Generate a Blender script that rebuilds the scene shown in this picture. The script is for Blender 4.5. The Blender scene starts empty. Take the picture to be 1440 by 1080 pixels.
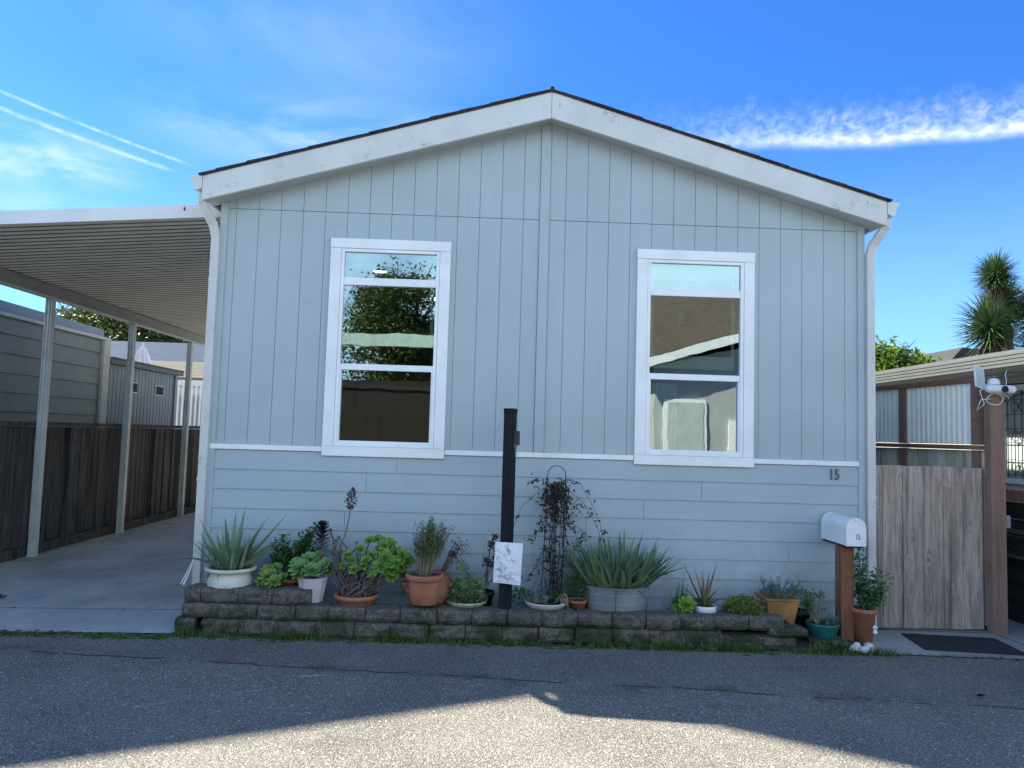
import bpy, math, random
from mathutils import Vector, Matrix, noise
random.seed(7)
rad = math.radians
sc = bpy.context.scene
COL = sc.collection
rnd = random.uniform
PI = math.pi
BX = math.sqrt(0.82**2 + 0.50**2)

# ------------------------------------------------------------------ mesh helpers
ORG = {}          # world origin of every root
def tag(o, label=None, cat=None, group=None, kind=None):
    if label: o['label'] = label
    if cat: o['category'] = cat
    if group: o['group'] = group
    if kind: o['kind'] = kind
    return o
def thing(name, loc, label, cat, group=None):
    o = bpy.data.objects.new(name, None); COL.objects.link(o)
    o.empty_display_size = 0.1
    o.location = loc; ORG[o] = Vector(loc)
    return tag(o, label, cat, group)

class MB:
    def __init__(s): s.v = []; s.f = []; s.m = []
    def add(s, vs, fs, mi=0):
        n = len(s.v); s.v += [tuple(p) for p in vs]
        for f in fs: s.f.append([n + i for i in f]); s.m.append(mi)
        return s
    def hexa(s, p, mi=0):   # 8 pts: bottom ring 0-3, top ring 4-7
        return s.add(p, [(0,3,2,1),(4,5,6,7),(0,1,5,4),(1,2,6,5),(2,3,7,6),(3,0,4,7)], mi)
    def box(s, x0, x1, y0, y1, z0, z1, mi=0):
        return s.hexa([(x0,y0,z0),(x1,y0,z0),(x1,y1,z0),(x0,y1,z0),(x0,y0,z1),(x1,y0,z1),(x1,y1,z1),(x0,y1,z1)], mi)
    def obox(s, c, sx, sy, sz, M=None, mi=0):
        M = M or Matrix.Identity(3); c = Vector(c)
        P = [c + M @ Vector((a*sx/2, b*sy/2, d*sz/2)) for d in (-1,1) for a,b in ((-1,-1),(1,-1),(1,1),(-1,1))]
        return s.hexa(P, mi)
    def prism(s, poly, y0, y1, mi=0):   # poly of (x,z) counter-clockwise seen from -y
        n = len(poly)
        vs = [(x, y0, z) for x, z in poly] + [(x, y1, z) for x, z in poly]
        fs = [tuple(range(n)), tuple(range(2*n-1, n-1, -1))] + [(i, n+i, n+(i+1)%n, (i+1)%n) for i in range(n)]
        return s.add(vs, fs, mi)
    def prismx(s, poly, x0, x1, mi=0):  # poly of (y,z)
        n = len(poly)
        vs = [(x0, y, z) for y, z in poly] + [(x1, y, z) for y, z in poly]
        fs = [tuple(range(n-1,-1,-1)), tuple(range(n, 2*n))] + [(i, (i+1)%n, n+(i+1)%n, n+i) for i in range(n)]
        return s.add(vs, fs, mi)
    def tube(s, pts, r, n=6, mi=0, cap=True):
        pts = [Vector(p) for p in pts]
        if not hasattr(r, '__len__'): r = [r]*len(pts)
        vs = []; up = Vector((0,0,1))
        t0 = (pts[1]-pts[0]).normalized()
        a = t0.cross(Vector((0,1,0)) if abs(t0.z) > .9 else up).normalized()
        for i, p in enumerate(pts):
            t = (pts[min(i+1,len(pts)-1)] - pts[max(i-1,0)]).normalized()
            a = (a - t*a.dot(t)).normalized(); b = t.cross(a)
            for k in range(n):
                q = 2*PI*(k+.5)/n; vs.append(p + (a*math.cos(q) + b*math.sin(q))*r[i])
        fs = []
        for i in range(len(pts)-1):
            for k in range(n):
                fs.append((i*n+k, i*n+(k+1)%n, (i+1)*n+(k+1)%n, (i+1)*n+k))
        if cap:
            fs.append(tuple(range(n-1,-1,-1))); fs.append(tuple((len(pts)-1)*n+k for k in range(n)))
        return s.add(vs, fs, mi)
    def lathe(s, prof, c, n=32, mi=0, sx=1, sy=1):   # prof of (r,z), c=(x,y)
        vs = []; fs = []
        for r, z in prof:
            for k in range(n):
                q = 2*PI*k/n; vs.append((c[0]+r*math.cos(q)*sx, c[1]+r*math.sin(q)*sy, z))
        for i in range(len(prof)-1):
            for k in range(n): fs.append((i*n+k, i*n+(k+1)%n, (i+1)*n+(k+1)%n, (i+1)*n+k))
        return s.add(vs, fs, mi)
    def blade(s, base, az, el, L, w, curl=0.6, seg=6, th=.25, mi=0, side=0, taper=1.0):
        # a fleshy or thin leaf: rises at el, bends down by curl radians in total
        p = Vector(base); vs = []
        d_az = az; e = el
        for i in range(seg+1):
            t = i/seg
            d = Vector((math.cos(d_az)*math.cos(e), math.sin(d_az)*math.cos(e), math.sin(e)))
            sd = Vector((-math.sin(d_az), math.cos(d_az), 0)); nn = sd.cross(d)*-1
            if nn.z < 0: nn = -nn
            ww = w*.5*max(.03, (1 - t**(1.3*taper))*(.75+.25*math.sin(min(1,t*3)*PI/2)))
            vs += [p - sd*ww + nn*ww*.45, p - nn*ww*th*2, p + sd*ww + nn*ww*.45, p + nn*ww*.08]
            p = p + d*(L/seg); e -= curl/seg*(.5+t); d_az += side/seg
        fs = []
        for i in range(seg):
            for k in range(4): fs.append((i*4+k, i*4+(k+1)%4, (i+1)*4+(k+1)%4, (i+1)*4+k))
        fs.append((seg*4, seg*4+1, seg*4+2, seg*4+3))
        return s.add(vs, fs, mi)
    def leaf(s, p, d, up, L, w, mi=0):   # small pointed leaf, two faces folded
        p = Vector(p); d = Vector(d).normalized(); sd = d.cross(Vector(up))
        if sd.length < 1e-4: sd = Vector((1,0,0))
        sd.normalize(); nn = sd.cross(d)
        a = p; b = p + d*L*.45 + sd*w/2 + nn*w*.12; c = p + d*L; e = p + d*L*.45 - sd*w/2 + nn*w*.12
        return s.add([a,b,c,e], [(0,1,2),(0,2,3)], mi)
    def spoon(s, p, d, up, L, w, mi=0):  # rounded succulent leaf
        p = Vector(p); d = Vector(d).normalized(); sd = d.cross(Vector(up))
        if sd.length < 1e-4: sd = Vector((1,0,0))
        sd.normalize(); nn = sd.cross(d)
        if nn.z < 0: nn = -nn
        pr = [(0,.18),(.4,.6),(.75,1),(.95,.7)]
        vs = []
        for t, q in pr:
            vs += [p + d*L*t - sd*w/2*q + nn*w*.12*t, p + d*L*t + sd*w/2*q + nn*w*.12*t]
        vs += [p + d*L*1.04]
        return s.add(vs, [(0,1,3,2),(2,3,5,4),(4,5,7,6),(6,7,8)], mi)
    def build(s, name, mats, parent=None, smooth=False, loc=None, bevel=0, sub=0):
        me = bpy.data.meshes.new(name)
        if parent is not None:
            r = parent
            while r.parent: r = r.parent
            o0 = ORG[r]
        else:
            if loc is None:
                xs = [p[0] for p in s.v]; ys = [p[1] for p in s.v]; zs = [p[2] for p in s.v]
                loc = ((min(xs)+max(xs))/2, (min(ys)+max(ys))/2, min(zs))
            o0 = Vector(loc)
        me.from_pydata([(p[0]-o0.x, p[1]-o0.y, p[2]-o0.z) for p in s.v], [], s.f)
        if not isinstance(mats, (list, tuple)): mats = [mats]
        for m in mats: me.materials.append(m)
        me.polygons.foreach_set('material_index', s.m)
        if smooth: me.polygons.foreach_set('use_smooth', [True]*len(s.f))
        me.validate(); me.update()
        o = bpy.data.objects.new(name, me); COL.objects.link(o)
        if parent is not None: o.parent = parent
        else: o.location = o0; ORG[o] = o0
        if bevel:
            b = o.modifiers.new('bevel', 'BEVEL'); b.width = bevel; b.segments = 2; b.limit_method = 'ANGLE'
        if sub:
            b = o.modifiers.new('sub', 'SUBSURF'); b.levels = sub; b.render_levels = sub
        return o

def dup(o, parent=None, loc=None):
    c = o.copy(); COL.objects.link(c)
    if parent: c.parent = parent
    if loc is not None: c.location = loc; ORG[c] = Vector(loc)
    for ch in list(o.children): dup(ch, c)
    return c

# ------------------------------------------------------------------ material helpers
class NT:
    def __init__(s, tree): s.t = tree; s.n = tree.nodes; s.l = tree.links
    def node(s, typ, **k):
        n = s.n.new(typ)
        for a, b in k.items(): setattr(n, a, b)
        return n
    def put(s, sock, v):
        if isinstance(v, bpy.types.NodeSocket): s.l.new(v, sock)
        elif v is not None:
            if hasattr(v, '__len__') and sock.type == 'RGBA' and len(v) == 3: v = (*v, 1)
            sock.default_value = v
    def m(s, op, a, b=None, c=None, clamp=False):
        n = s.node('ShaderNodeMath', operation=op, use_clamp=clamp)
        s.put(n.inputs[0], a)
        if b is not None: s.put(n.inputs[1], b)
        if c is not None: s.put(n.inputs[2], c)
        return n.outputs[0]
    def mix(s, f, a, b, mode='MIX'):
        n = s.node('ShaderNodeMix', data_type='RGBA', blend_type=mode)
        s.put(n.inputs[0], f); s.put(n.inputs[6], a); s.put(n.inputs[7], b)
        return n.outputs[2]
    def ramp(s, f, lo, hi, a=0., b=1.):
        n = s.node('ShaderNodeMapRange', interpolation_type='SMOOTHSTEP')
        s.put(n.inputs[0], f); s.put(n.inputs[1], lo); s.put(n.inputs[2], hi); s.put(n.inputs[3], a); s.put(n.inputs[4], b)
        return n.outputs[0]
    def noise(s, vec, scale, detail=4, rough=.55, dim='3D', dist=0):
        n = s.node('ShaderNodeTexNoise', noise_dimensions=dim)
        s.put(n.inputs['Vector'], vec); n.inputs['Scale'].default_value = scale
        n.inputs['Detail'].default_value = detail; n.inputs['Roughness'].default_value = rough
        n.inputs['Distortion'].default_value = dist
        return n.outputs[0]
    def vor(s, vec, scale, out='Distance', feature='F1', rnd=1):
        n = s.node('ShaderNodeTexVoronoi', feature=feature)
        s.put(n.inputs['Vector'], vec); n.inputs['Scale'].default_value = scale
        n.inputs['Randomness'].default_value = rnd
        return n.outputs[out]
    def mapv(s, vec, scale=(1,1,1), loc=(0,0,0), rot=(0,0,0)):
        n = s.node('ShaderNodeMapping'); s.put(n.inputs[0], vec)
        n.inputs[1].default_value = loc; n.inputs[2].default_value = rot; n.inputs[3].default_value = scale
        return n.outputs[0]
    def sep(s, vec):
        n = s.node('ShaderNodeSeparateXYZ'); s.put(n.inputs[0], vec); return n.outputs
    def comb(s, x, y, z):
        n = s.node('ShaderNodeCombineXYZ'); s.put(n.inputs[0], x); s.put(n.inputs[1], y); s.put(n.inputs[2], z); return n.outputs[0]

def newmat(name):
    m = bpy.data.materials.new(name); m.use_nodes = True
    g = NT(m.node_tree); p = g.n['Principled BSDF']
    return m, g, p
def finish(g, p, col, rough, h=None, bs=.3, bd=.01, metal=0, spec=.5):
    g.put(p.inputs['Base Color'], col); g.put(p.inputs['Roughness'], rough)
    p.inputs['Metallic'].default_value = metal
    p.inputs['Specular IOR Level'].default_value = spec
    if h is not None:
        b = g.node('ShaderNodeBump'); b.inputs['Strength'].default_value = bs; b.inputs['Distance'].default_value = bd
        g.put(b.inputs['Height'], h); g.l.new(b.outputs[0], p.inputs['Normal'])
def coords(g): 
    tc = g.node('ShaderNodeNewGeometry'); return tc.outputs['Position']
def simple(name, col, rough=.6, var=.15, scale=6, bump=.15, bscale=60, metal=0, dirt=0, dcol=(.12,.11,.09), spec=.5, stretch=(1,1,1)):
    m, g, p = newmat(name); v = g.mapv(coords(g), stretch)
    n1 = g.noise(v, scale, 5); n2 = g.noise(v, bscale, 3)
    c = g.mix(g.ramp(n1, .3, .7), tuple(x*(1-var) for x in col), tuple(min(1,x*(1+var)) for x in col))
    if dirt:
        n3 = g.noise(v, scale*1.7, 6, .7)
        c = g.mix(g.m('MULTIPLY', g.ramp(n3, .56, .72), dirt), c, dcol)
    finish(g, p, c, rough, n2, bump, .004, metal, spec)
    return m
def leafmat(name, cols, rough=.5, trans=.35, var=.35, spec=.4):
    m, g, p = newmat(name)
    geo = g.node('ShaderNodeNewGeometry'); r = geo.outputs['Random Per Island']
    cr = g.node('ShaderNodeValToRGB'); g.put(cr.inputs[0], r)
    e = cr.color_ramp.elements
    while len(e) < len(cols): e.new(.5)
    for i, c in enumerate(cols): e[i].position = i/max(1,len(cols)-1); e[i].color = (*[min(1, q*1.22) for q in c], 1)
    n = g.noise(geo.outputs['Position'], 14, 3)
    c = g.mix(g.ramp(n, .3, .7), cr.outputs[0], g.mix(1.0, cr.outputs[0], (1-var,1-var*.8,1-var), 'MULTIPLY'))
    finish(g, p, c, rough, None, spec=spec)
    if trans:
        t = g.node('ShaderNodeBsdfTranslucent'); g.put(t.inputs[0], g.mix(.5, c, (.25,.35,.02)))
        mx = g.node('ShaderNodeMixShader'); mx.inputs[0].default_value = trans
        out = g.n['Material Output']
        g.l.new(p.outputs[0], mx.inputs[1]); g.l.new(t.outputs[0], mx.inputs[2]); g.l.new(mx.outputs[0], out.inputs[0])
    return m
def woodmat(name, a, b, rough=.85, axis=2, knots=True, streak=None, sheen=0, scale=1.0, stain=None):
    """long grain along the given axis, colour changing from board to board"""
    m, g, p = newmat(name)
    geo = g.node('ShaderNodeNewGeometry'); pos = geo.outputs['Position']; r = geo.outputs['Random Per Island']
    st = [14*scale]*3; st[axis] = .9*scale
    off = g.m('MULTIPLY', r, 37.0)
    add = g.node('ShaderNodeVectorMath', operation='ADD'); g.put(add.inputs[0], pos); g.put(add.inputs[1], g.comb(off, off, off))
    v = g.mapv(add.outputs[0], st)
    kd = g.mapv(add.outputs[0], [5 if i != axis else 2.2 for i in range(3)])
    k = g.vor(kd, 1.3)
    vd = g.node('ShaderNodeVectorMath', operation='ADD'); g.put(vd.inputs[0], v)
    kk = g.m('MULTIPLY', g.ramp(k, 0, .35, 1, 0), 1.1); g.put(vd.inputs[1], g.comb(kk, kk, kk))
    n1 = g.noise(vd.outputs[0], 1.2, 5, .65, dist=.6); n2 = g.noise(vd.outputs[0], 7, 4, .7)
    f = g.m('ADD', g.m('MULTIPLY', n1, .6), g.m('MULTIPLY', n2, .4))
    c = g.mix(g.ramp(f, .35, .65), a, b)
    c = g.mix(g.m('MULTIPLY', r, .55), c, g.mix(1.0, c, (.50,.47,.46), 'MULTIPLY'))
    if knots: c = g.mix(g.m('MULTIPLY', g.ramp(k, .03, .09, 1, 0), .75), c, tuple(x*.25 for x in a))
    if streak:
        sn = g.noise(g.mapv(add.outputs[0], [9 if i != axis else .7 for i in range(3)]), 1, 4, .6)
        c = g.mix(g.m('MULTIPLY', g.ramp(sn, .52, .68), .8), c, streak)
    finish(g, p, c, rough, f, .5, .006, spec=.25)
    return m

# painted siding, light blue grey
def paint(name, col, axis, var=.05, rough=.55, grime=.1):
    m, g, p = newmat(name); pos = coords(g)
    st = [26]*3; st[axis] = 1.3
    v = g.mapv(pos, st); n = g.noise(v, 1.5, 5, .65); big = g.noise(pos, .9, 4); mid = g.noise(pos, 5, 5, .7)
    c = g.mix(g.ramp(big, .3, .7), tuple(x*(1-var) for x in col), tuple(x*(1+var) for x in col))
    c = g.mix(g.m('MULTIPLY', g.ramp(mid, .55, .75), grime), c, (.30,.29,.25))
    c = g.mix(g.m('MULTIPLY', g.ramp(n, .55, .7), .10), c, tuple(x*.7 for x in col))
    Zz = g.sep(pos)[2]
    c = g.mix(g.m('MULTIPLY', g.m('MULTIPLY', g.ramp(Zz, .95, .1), g.ramp(mid, .38, .62)), .45), c, (.22,.21,.16))
    c = g.mix(g.m('MULTIPLY', g.m('GREATER_THAN', g.noise(pos, 55, 2), .74), .6), c, (.2,.2,.19))
    finish(g, p, c, rough, n, .35, .004, spec=.35)
    return m
M = {}
M['siding'] = paint('siding_paint', (.405,.465,.48), 2, grime=.22)
M['lap'] = paint('lap_paint', (.39,.455,.485), 0, grime=.2)
M['groove'] = simple('groove', (.34,.37,.38), .9)
# white trim with flaking and mildew
def whitetrim(name, col=(.88,.87,.86), amt=.5, sc_=9):
    m, g, p = newmat(name); pos = coords(g)
    n = g.noise(pos, sc_, 7, .75); n2 = g.noise(pos, 2.2, 4); n3 = g.noise(pos, 60, 4, .7)
    c = g.mix(g.ramp(n2, .35, .7), col, tuple(x*.9 for x in col))
    c = g.mix(g.m('MULTIPLY', g.m('MULTIPLY', g.ramp(n, .56, .66), g.ramp(n3, .5, .56)), amt), c, (.20,.19,.16))
    finish(g, p, c, .5, g.noise(pos, 45, 3), .15, .003, spec=.4)
    return m
M['trim'] = whitetrim('white_trim', amt=.25)
M['vinyl'] = whitetrim('vinyl_frame', (.88,.88,.89), .05)
M['fascia'] = whitetrim('fascia_paint', (.67,.66,.63), .85, 7)
M['soffit'] = simple('soffit_paint', (.46,.50,.50), .7, .06, 3, .1)
M['gutter'] = whitetrim('gutter_metal', (.68,.66,.63), .45, 6)
M['shingle'] = simple('shingle', (.045,.038,.036), .95, .4, 25, .6, 120)
M['carport_white'] = whitetrim('carport_enamel', (.76,.76,.74), .15)
M['pan'] = simple('pan_metal', (.90,.86,.76), .45, .07, 2, .05, 20, 0, .2, (.30,.27,.22))
M['rib_shade'] = simple('pan_rib_shade', (.12,.115,.10), .6, .2)  # shadow inside the ceiling recesses, put into the colour
M['beam'] = simple('beam_metal', (.30,.29,.27), .5, .1, 3)
M['postmetal'] = simple('post_metal', (.62,.63,.61), .4, .08, 5, .05, 30, 0, .35, (.25,.24,.22))

# concrete
def concrete(name, col, dirt=.5, moss=0.0):
    m, g, p = newmat(name); pos = coords(g)
    n = g.noise(pos, .9, 6, .65); n2 = g.noise(pos, 7, 6, .7); n3 = g.noise(pos, 130, 3)
    c = g.mix(g.ramp(n, .3, .7), tuple(x*.72 for x in col), tuple(x*1.12 for x in col))
    c = g.mix(g.m('MULTIPLY', g.ramp(n2, .52, .75), dirt), c, tuple(x*.5 for x in col))
    c = g.mix(g.m('MULTIPLY', g.ramp(g.noise(pos, 20, 2), .70, .74), .7), c, (.05,.04,.035))
    if moss: c = g.mix(g.m('MULTIPLY', g.ramp(g.noise(g.mapv(pos, (1,1,1), (5,3,0)), 2.5, 6, .7), .5, .65), moss), c, (.05,.075,.02))
    finish(g, p, c, .85, n3, .35, .004, spec=.25)
    return m
M['concrete'] = concrete('driveway_concrete', (.42,.42,.40))
M['slab'] = concrete('walk_concrete', (.34,.325,.30), .3)
M['soil'] = simple('planter_soil', (.05,.04,.03), .95, .4, 12, .8, 40)

# asphalt: aggregate chips, cracks, a faded red kerb line
SCUFF = [(-2.09,-2.17,-1.89,-2.06,.008),(-1.58,-1.91,-1.26,-1.75,.008),(-1.24,-1.556,-1.06,-1.516,.02)]
def asphalt():
    m, g, p = newmat('asphalt'); pos = coords(g)
    X, Y, Z = g.sep(pos)
    w = g.noise(pos, 1.3, 6, .6); big = g.noise(pos, .8, 6, .6)
    cell = g.vor(pos, 120, 'Color'); cs = g.sep(cell)
    d = g.vor(pos, 120)
    cell2 = g.vor(pos, 60, 'Color'); cs2 = g.sep(cell2); d2 = g.vor(pos, 60)
    base = g.mix(g.ramp(big, .3, .7), (.19,.178,.152), (.29,.268,.225))
    base = g.mix(g.ramp(w, .35, .7), g.mix(1.0, base, (.78,.78,.8), 'MULTIPLY'), base)
    c = g.mix(g.m('MULTIPLY', g.ramp(cs[0], .35, .9), .6), base, (.50,.47,.41))
    c = g.mix(g.m('MULTIPLY', g.ramp(d, .38, .55), .6), c, (.04,.037,.032))
    c = g.mix(g.m('MULTIPLY', g.m('GREATER_THAN', cs2[0], .965), g.ramp(d2, .2, .42, 1, 0)), c, (.75,.74,.71))
    st = g.m('MULTIPLY', g.ramp(g.noise(g.mapv(pos, (.35,1.6,1)), 1.4, 5, .6), .56, .72), .35)
    c = g.mix(st, c, (.05,.048,.045))
    for (xa,ya,xb,yb,wd) in SCUFF:
        L = math.hypot(xb-xa,yb-ya); ux, uy = (xb-xa)/L, (yb-ya)/L
        t = g.m('ADD', g.m('MULTIPLY', g.m('SUBTRACT', X, xa), ux), g.m('MULTIPLY', g.m('SUBTRACT', Y, ya), uy))
        d_ = g.m('ABSOLUTE', g.m('SUBTRACT', g.m('MULTIPLY', g.m('SUBTRACT', Y, ya), ux), g.m('MULTIPLY', g.m('SUBTRACT', X, xa), uy)))
        mk = g.m('MULTIPLY', g.m('MULTIPLY', g.ramp(d_, wd*.3, wd, 1, 0), g.m('MULTIPLY', g.ramp(t, -.03, .03), g.ramp(t, L-.03, L+.03, 1, 0))), g.ramp(g.noise(pos, 40, 3), .35, .6))
        c = g.mix(g.m('MULTIPLY', mk, .55), c, (.62,.60,.55))
    # crack
    n1 = g.noise(g.comb(X, 0, 0), 1.1, 5, .6); n1b = g.noise(g.comb(X, 0, 5), 9, 5, .7)
    line = g.m('ADD', g.m('ADD', -1.51, g.m('MULTIPLY', X, -.115)), g.m('ADD', g.m('MULTIPLY', g.m('SUBTRACT', n1, .5), .22), g.m('MULTIPLY', g.m('SUBTRACT', n1b, .5), .05)))
    dd = g.m('ABSOLUTE', g.m('SUBTRACT', Y, line))
    cm = g.m('MULTIPLY', g.ramp(dd, .004, .022, 1, 0), g.ramp(g.noise(pos, 3, 3), .36, .5))
    c = g.mix(g.m('MULTIPLY', cm, .85), c, (.015,.016,.017))
    # darker older strip on the house side of the crack
    side = g.ramp(g.m('SUBTRACT', Y, line), -.02, .06)
    c = g.mix(g.m('MULTIPLY', side, .18), c, (.06,.06,.062))
    # mossy dirt along the crack
    mo = g.m('MULTIPLY', g.ramp(dd, .02, .16, 1, 0), g.ramp(g.noise(pos, 2.3, 6, .7), .5, .62))
    c = g.mix(g.m('MULTIPLY', mo, .5), c, (.035,.042,.02))
    # faded red line
    rl = g.m('ABSOLUTE', g.m('SUBTRACT', Y, g.m('ADD', -1.33, g.m('MULTIPLY', X, -.09))))
    rm = g.m('MULTIPLY', g.m('MULTIPLY', g.ramp(rl, .02, .06, 1, 0), g.ramp(g.noise(pos, 26, 4, .7), .46, .58)), g.m('MULTIPLY', g.ramp(g.noise(pos, 1.1, 2), .42, .55), g.ramp(X, 1.0, 1.6, 1, 0)))
    c = g.mix(g.m('MULTIPLY', rm, .6), c, (.30,.06,.07))
    h = g.m('ADD', g.m('MULTIPLY', d, -1.0), g.m('MULTIPLY', cm, -1.2))
    finish(g, p, c, .8, h, .9, .006, spec=.35)
    return m
M['asphalt'] = asphalt()
M['dirt'] = simple('dirt', (.10,.085,.06), .95, .3, 2, .6, 30)

def blockmat():
    m, g, p = newmat('retaining_block'); geo = g.node('ShaderNodeNewGeometry'); pos = geo.outputs['Position']
    r = geo.outputs['Random Per Island']; X, Y, Z = g.sep(pos)
    n = g.noise(pos, 11, 7, .75); n2 = g.noise(pos, 90, 4, .7); n3 = g.noise(pos, 3.2, 5, .65)
    c = g.mix(r, (.13,.108,.085), (.25,.215,.175))
    c = g.mix(g.ramp(n, .35, .65), g.mix(1.0, c, (.42,.42,.42), 'MULTIPLY'), c)
    c = g.mix(g.m('MULTIPLY', g.ramp(n2, .58, .66), .8), c, (.50,.48,.44))
    c = g.mix(g.m('MULTIPLY', g.ramp(n2, .3, .4, 1, 0), .8), c, (.02,.018,.015))
    # moss that grows from the wet ground up, in patches
    mo = g.m('MULTIPLY', g.ramp(Z, .08, .24, 1, .05), g.ramp(n3, .42, .60))
    c = g.mix(g.m('MULTIPLY', mo, .85), c, (.03,.045,.014))
    finish(g, p, c, .95, g.m('ADD', n, g.m('MULTIPLY', n2, .4)), .9, .015, spec=.2)
    return m
M['block'] = blockmat()
M['gatewood'] = woodmat('weathered_gate_wood', (.25,.195,.16), (.56,.46,.39), streak=(.13,.105,.09))
M['slatwood'] = woodmat('stained_slats', (.66,.57,.44), (.86,.78,.62), streak=(.20,.13,.09))
M['fencewood'] = woodmat('old_fence_wood', (.05,.046,.045), (.16,.15,.145), streak=(.018,.017,.018), scale=.8)
M['redwood'] = woodmat('redwood_post', (.17,.065,.04), (.28,.115,.07), streak=(.12,.05,.035))
M['redwoodx'] = woodmat('redwood_rail', (.22,.10,.065), (.34,.17,.11), axis=1)
M['screenwood'] = woodmat('screen_post_wood', (.22,.13,.10), (.34,.22,.17))
M['darkwood'] = woodmat('dark_porch_wood', (.02,.019,.02), (.055,.05,.05), axis=1)
M['terra'] = simple('terracotta', (.40,.15,.085), .75, .18, 7, .25, 60, 0, .35, (.30,.20,.14))
M['terra2'] = simple('terracotta_old', (.33,.14,.085), .8, .2, 6, .3, 60, 0, .5, (.20,.14,.10))
M['ochre'] = simple('ochre_glaze', (.33,.17,.06), .5, .35, 5, .2, 40, 0, .6, (.14,.09,.05))
M['potwhite'] = simple('stained_white_pot', (.60,.57,.50), .6, .12, 6, .2, 50, 0, .65, (.30,.26,.19))
M['pinkwhite'] = simple('pale_pink_pot', (.60,.52,.53), .5, .08, 8, .1, 50, 0, .35, (.34,.28,.26))
M['teal'] = simple('teal_glaze', (.015,.13,.115), .3, .2, 6, .05, 30)
M['blackpot'] = simple('black_plastic', (.012,.012,.014), .45)
M['galv'] = simple('galvanised_steel', (.25,.27,.28), .5, .18, 5, .15, 25, .35, .4, (.22,.22,.21))
M['blackpost'] = woodmat('black_painted_post', (.008,.009,.012), (.020,.022,.028), knots=False)
M['mailwhite'] = simple('mailbox_enamel', (.78,.78,.78), .35, .05, 6, .08, 40, 0, .5, (.42,.36,.28))
M['black'] = simple('black_ink', (.01,.01,.012), .5, .1)
M['grill'] = simple('dark_iron', (.06,.07,.07), .5, .1)
M['wire'] = simple('rusty_wire', (.025,.02,.018), .7, .3)
M['corr'] = simple('white_corrugated', (.97,.93,.82), .45, .05, 3, .05, 30, 0, .25, (.5,.5,.42))
M['plastic'] = simple('white_plastic', (.75,.75,.75), .35, .04)
M['lens'] = simple('camera_lens', (.01,.012,.012), .15, .1)
M['solar'] = simple('solar_cell', (.45,.50,.50), .25, .1)
M['mat'] = simple('door_mat', (.018,.020,.026), .95, .3, 20, .8, 180)
M['stone'] = simple('white_stone', (.55,.53,.50), .8, .3, 25, .4, 50)
M['alum'] = simple('aluminium_siding', (.20,.215,.205), .55, .07, 2, .05, 20, 0, .2, (.15,.15,.14))
M['aluml'] = simple('cream_strip', (.50,.49,.44), .55, .06)
M['shed'] = simple('shed_metal', (.20,.22,.24), .55, .08, 2)
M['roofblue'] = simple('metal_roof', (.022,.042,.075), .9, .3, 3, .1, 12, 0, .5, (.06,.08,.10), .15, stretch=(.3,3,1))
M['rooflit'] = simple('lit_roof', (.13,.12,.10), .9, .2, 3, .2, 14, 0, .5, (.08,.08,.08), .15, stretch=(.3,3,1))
M['canvas'] = simple('umbrella_canvas', (.75,.68,.70), .85, .08)
M['tarp'] = simple('dark_tarp', (.02,.022,.028), .8, .2)
M['nsiding'] = simple('neighbour_siding', (.45,.46,.44), .6, .08, 2)
M['ngutter'] = simple('neighbour_gutter', (.105,.115,.11), .5, .06, 3)
M['darkroof'] = simple('dark_shingle', (.04,.04,.04), .95, .3, 15)
M['cream'] = simple('caster_cream', (.62,.60,.54), .8, .06, 3, .2, 60)
M['wallgrey'] = simple('grey_stucco', (.40,.41,.40), .8, .06, 3, .2, 60)
M['bark'] = simple('bark', (.10,.08,.06), .95, .3, 14, .9, 30, stretch=(1,1,.3))
# foliage
M['aloe'] = leafmat('aloe_leaf', [(.09,.16,.095),(.14,.215,.125),(.20,.26,.14),(.16,.235,.165)], .42, .06, .25)
M['aloedark'] = leafmat('aloe_leaf_dark', [(.065,.135,.09),(.11,.185,.11),(.18,.235,.10),(.095,.165,.12)], .42, .06, .25)
M['aloered'] = leafmat('aloe_leaf_red', [(.18,.12,.07),(.20,.10,.06),(.14,.16,.07)], .45, .06, .25)
M['drytip'] = leafmat('dry_leaf', [(.10,.055,.035),(.05,.04,.035),(.16,.10,.06)], .8, .05)
M['jade'] = leafmat('jade_leaf', [(.03,.08,.025),(.055,.13,.035),(.10,.18,.04)], .35, .08, .3)
M['bright'] = leafmat('bright_rosette', [(.14,.26,.035),(.23,.36,.06),(.09,.19,.04),(.27,.36,.09)], .45, .15, .2)
M['mint'] = leafmat('mint_rosette', [(.13,.25,.075),(.19,.31,.10),(.09,.19,.06)], .45, .12, .2)
M['limey'] = leafmat('lime_rosette', [(.17,.26,.05),(.22,.30,.08),(.12,.20,.05)], .45, .12, .2)
M['purple'] = leafmat('purple_rosette', [(.025,.012,.018),(.045,.018,.022),(.02,.016,.018)], .35, .05, .2)
M['fine'] = leafmat('fine_leaf', [(.12,.15,.05),(.19,.20,.08),(.08,.12,.045)], .6, .25)
M['pale'] = leafmat('pale_green_leaf', [(.20,.28,.13),(.27,.34,.16),(.13,.21,.11)], .6, .2, .2)
M['yellowg'] = leafmat('yellow_green_leaf', [(.15,.22,.05),(.22,.27,.07),(.10,.17,.04)], .55, .2, .2)
M['bluegrey'] = leafmat('blue_grey_leaf', [(.10,.17,.17),(.14,.21,.21),(.08,.14,.13)], .5, .1, .2)
M['green'] = leafmat('green_leaf', [(.045,.10,.03),(.07,.15,.04),(.10,.19,.05)], .5, .3)
M['dead'] = leafmat('dead_leaf', [(.03,.022,.018),(.06,.04,.03),(.018,.015,.014)], .8, .1)
M['stem'] = simple('grey_stem', (.13,.11,.10), .85, .25, 20)
M['drystem'] = simple('dry_stem', (.24,.20,.12), .85, .25, 20)
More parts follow.
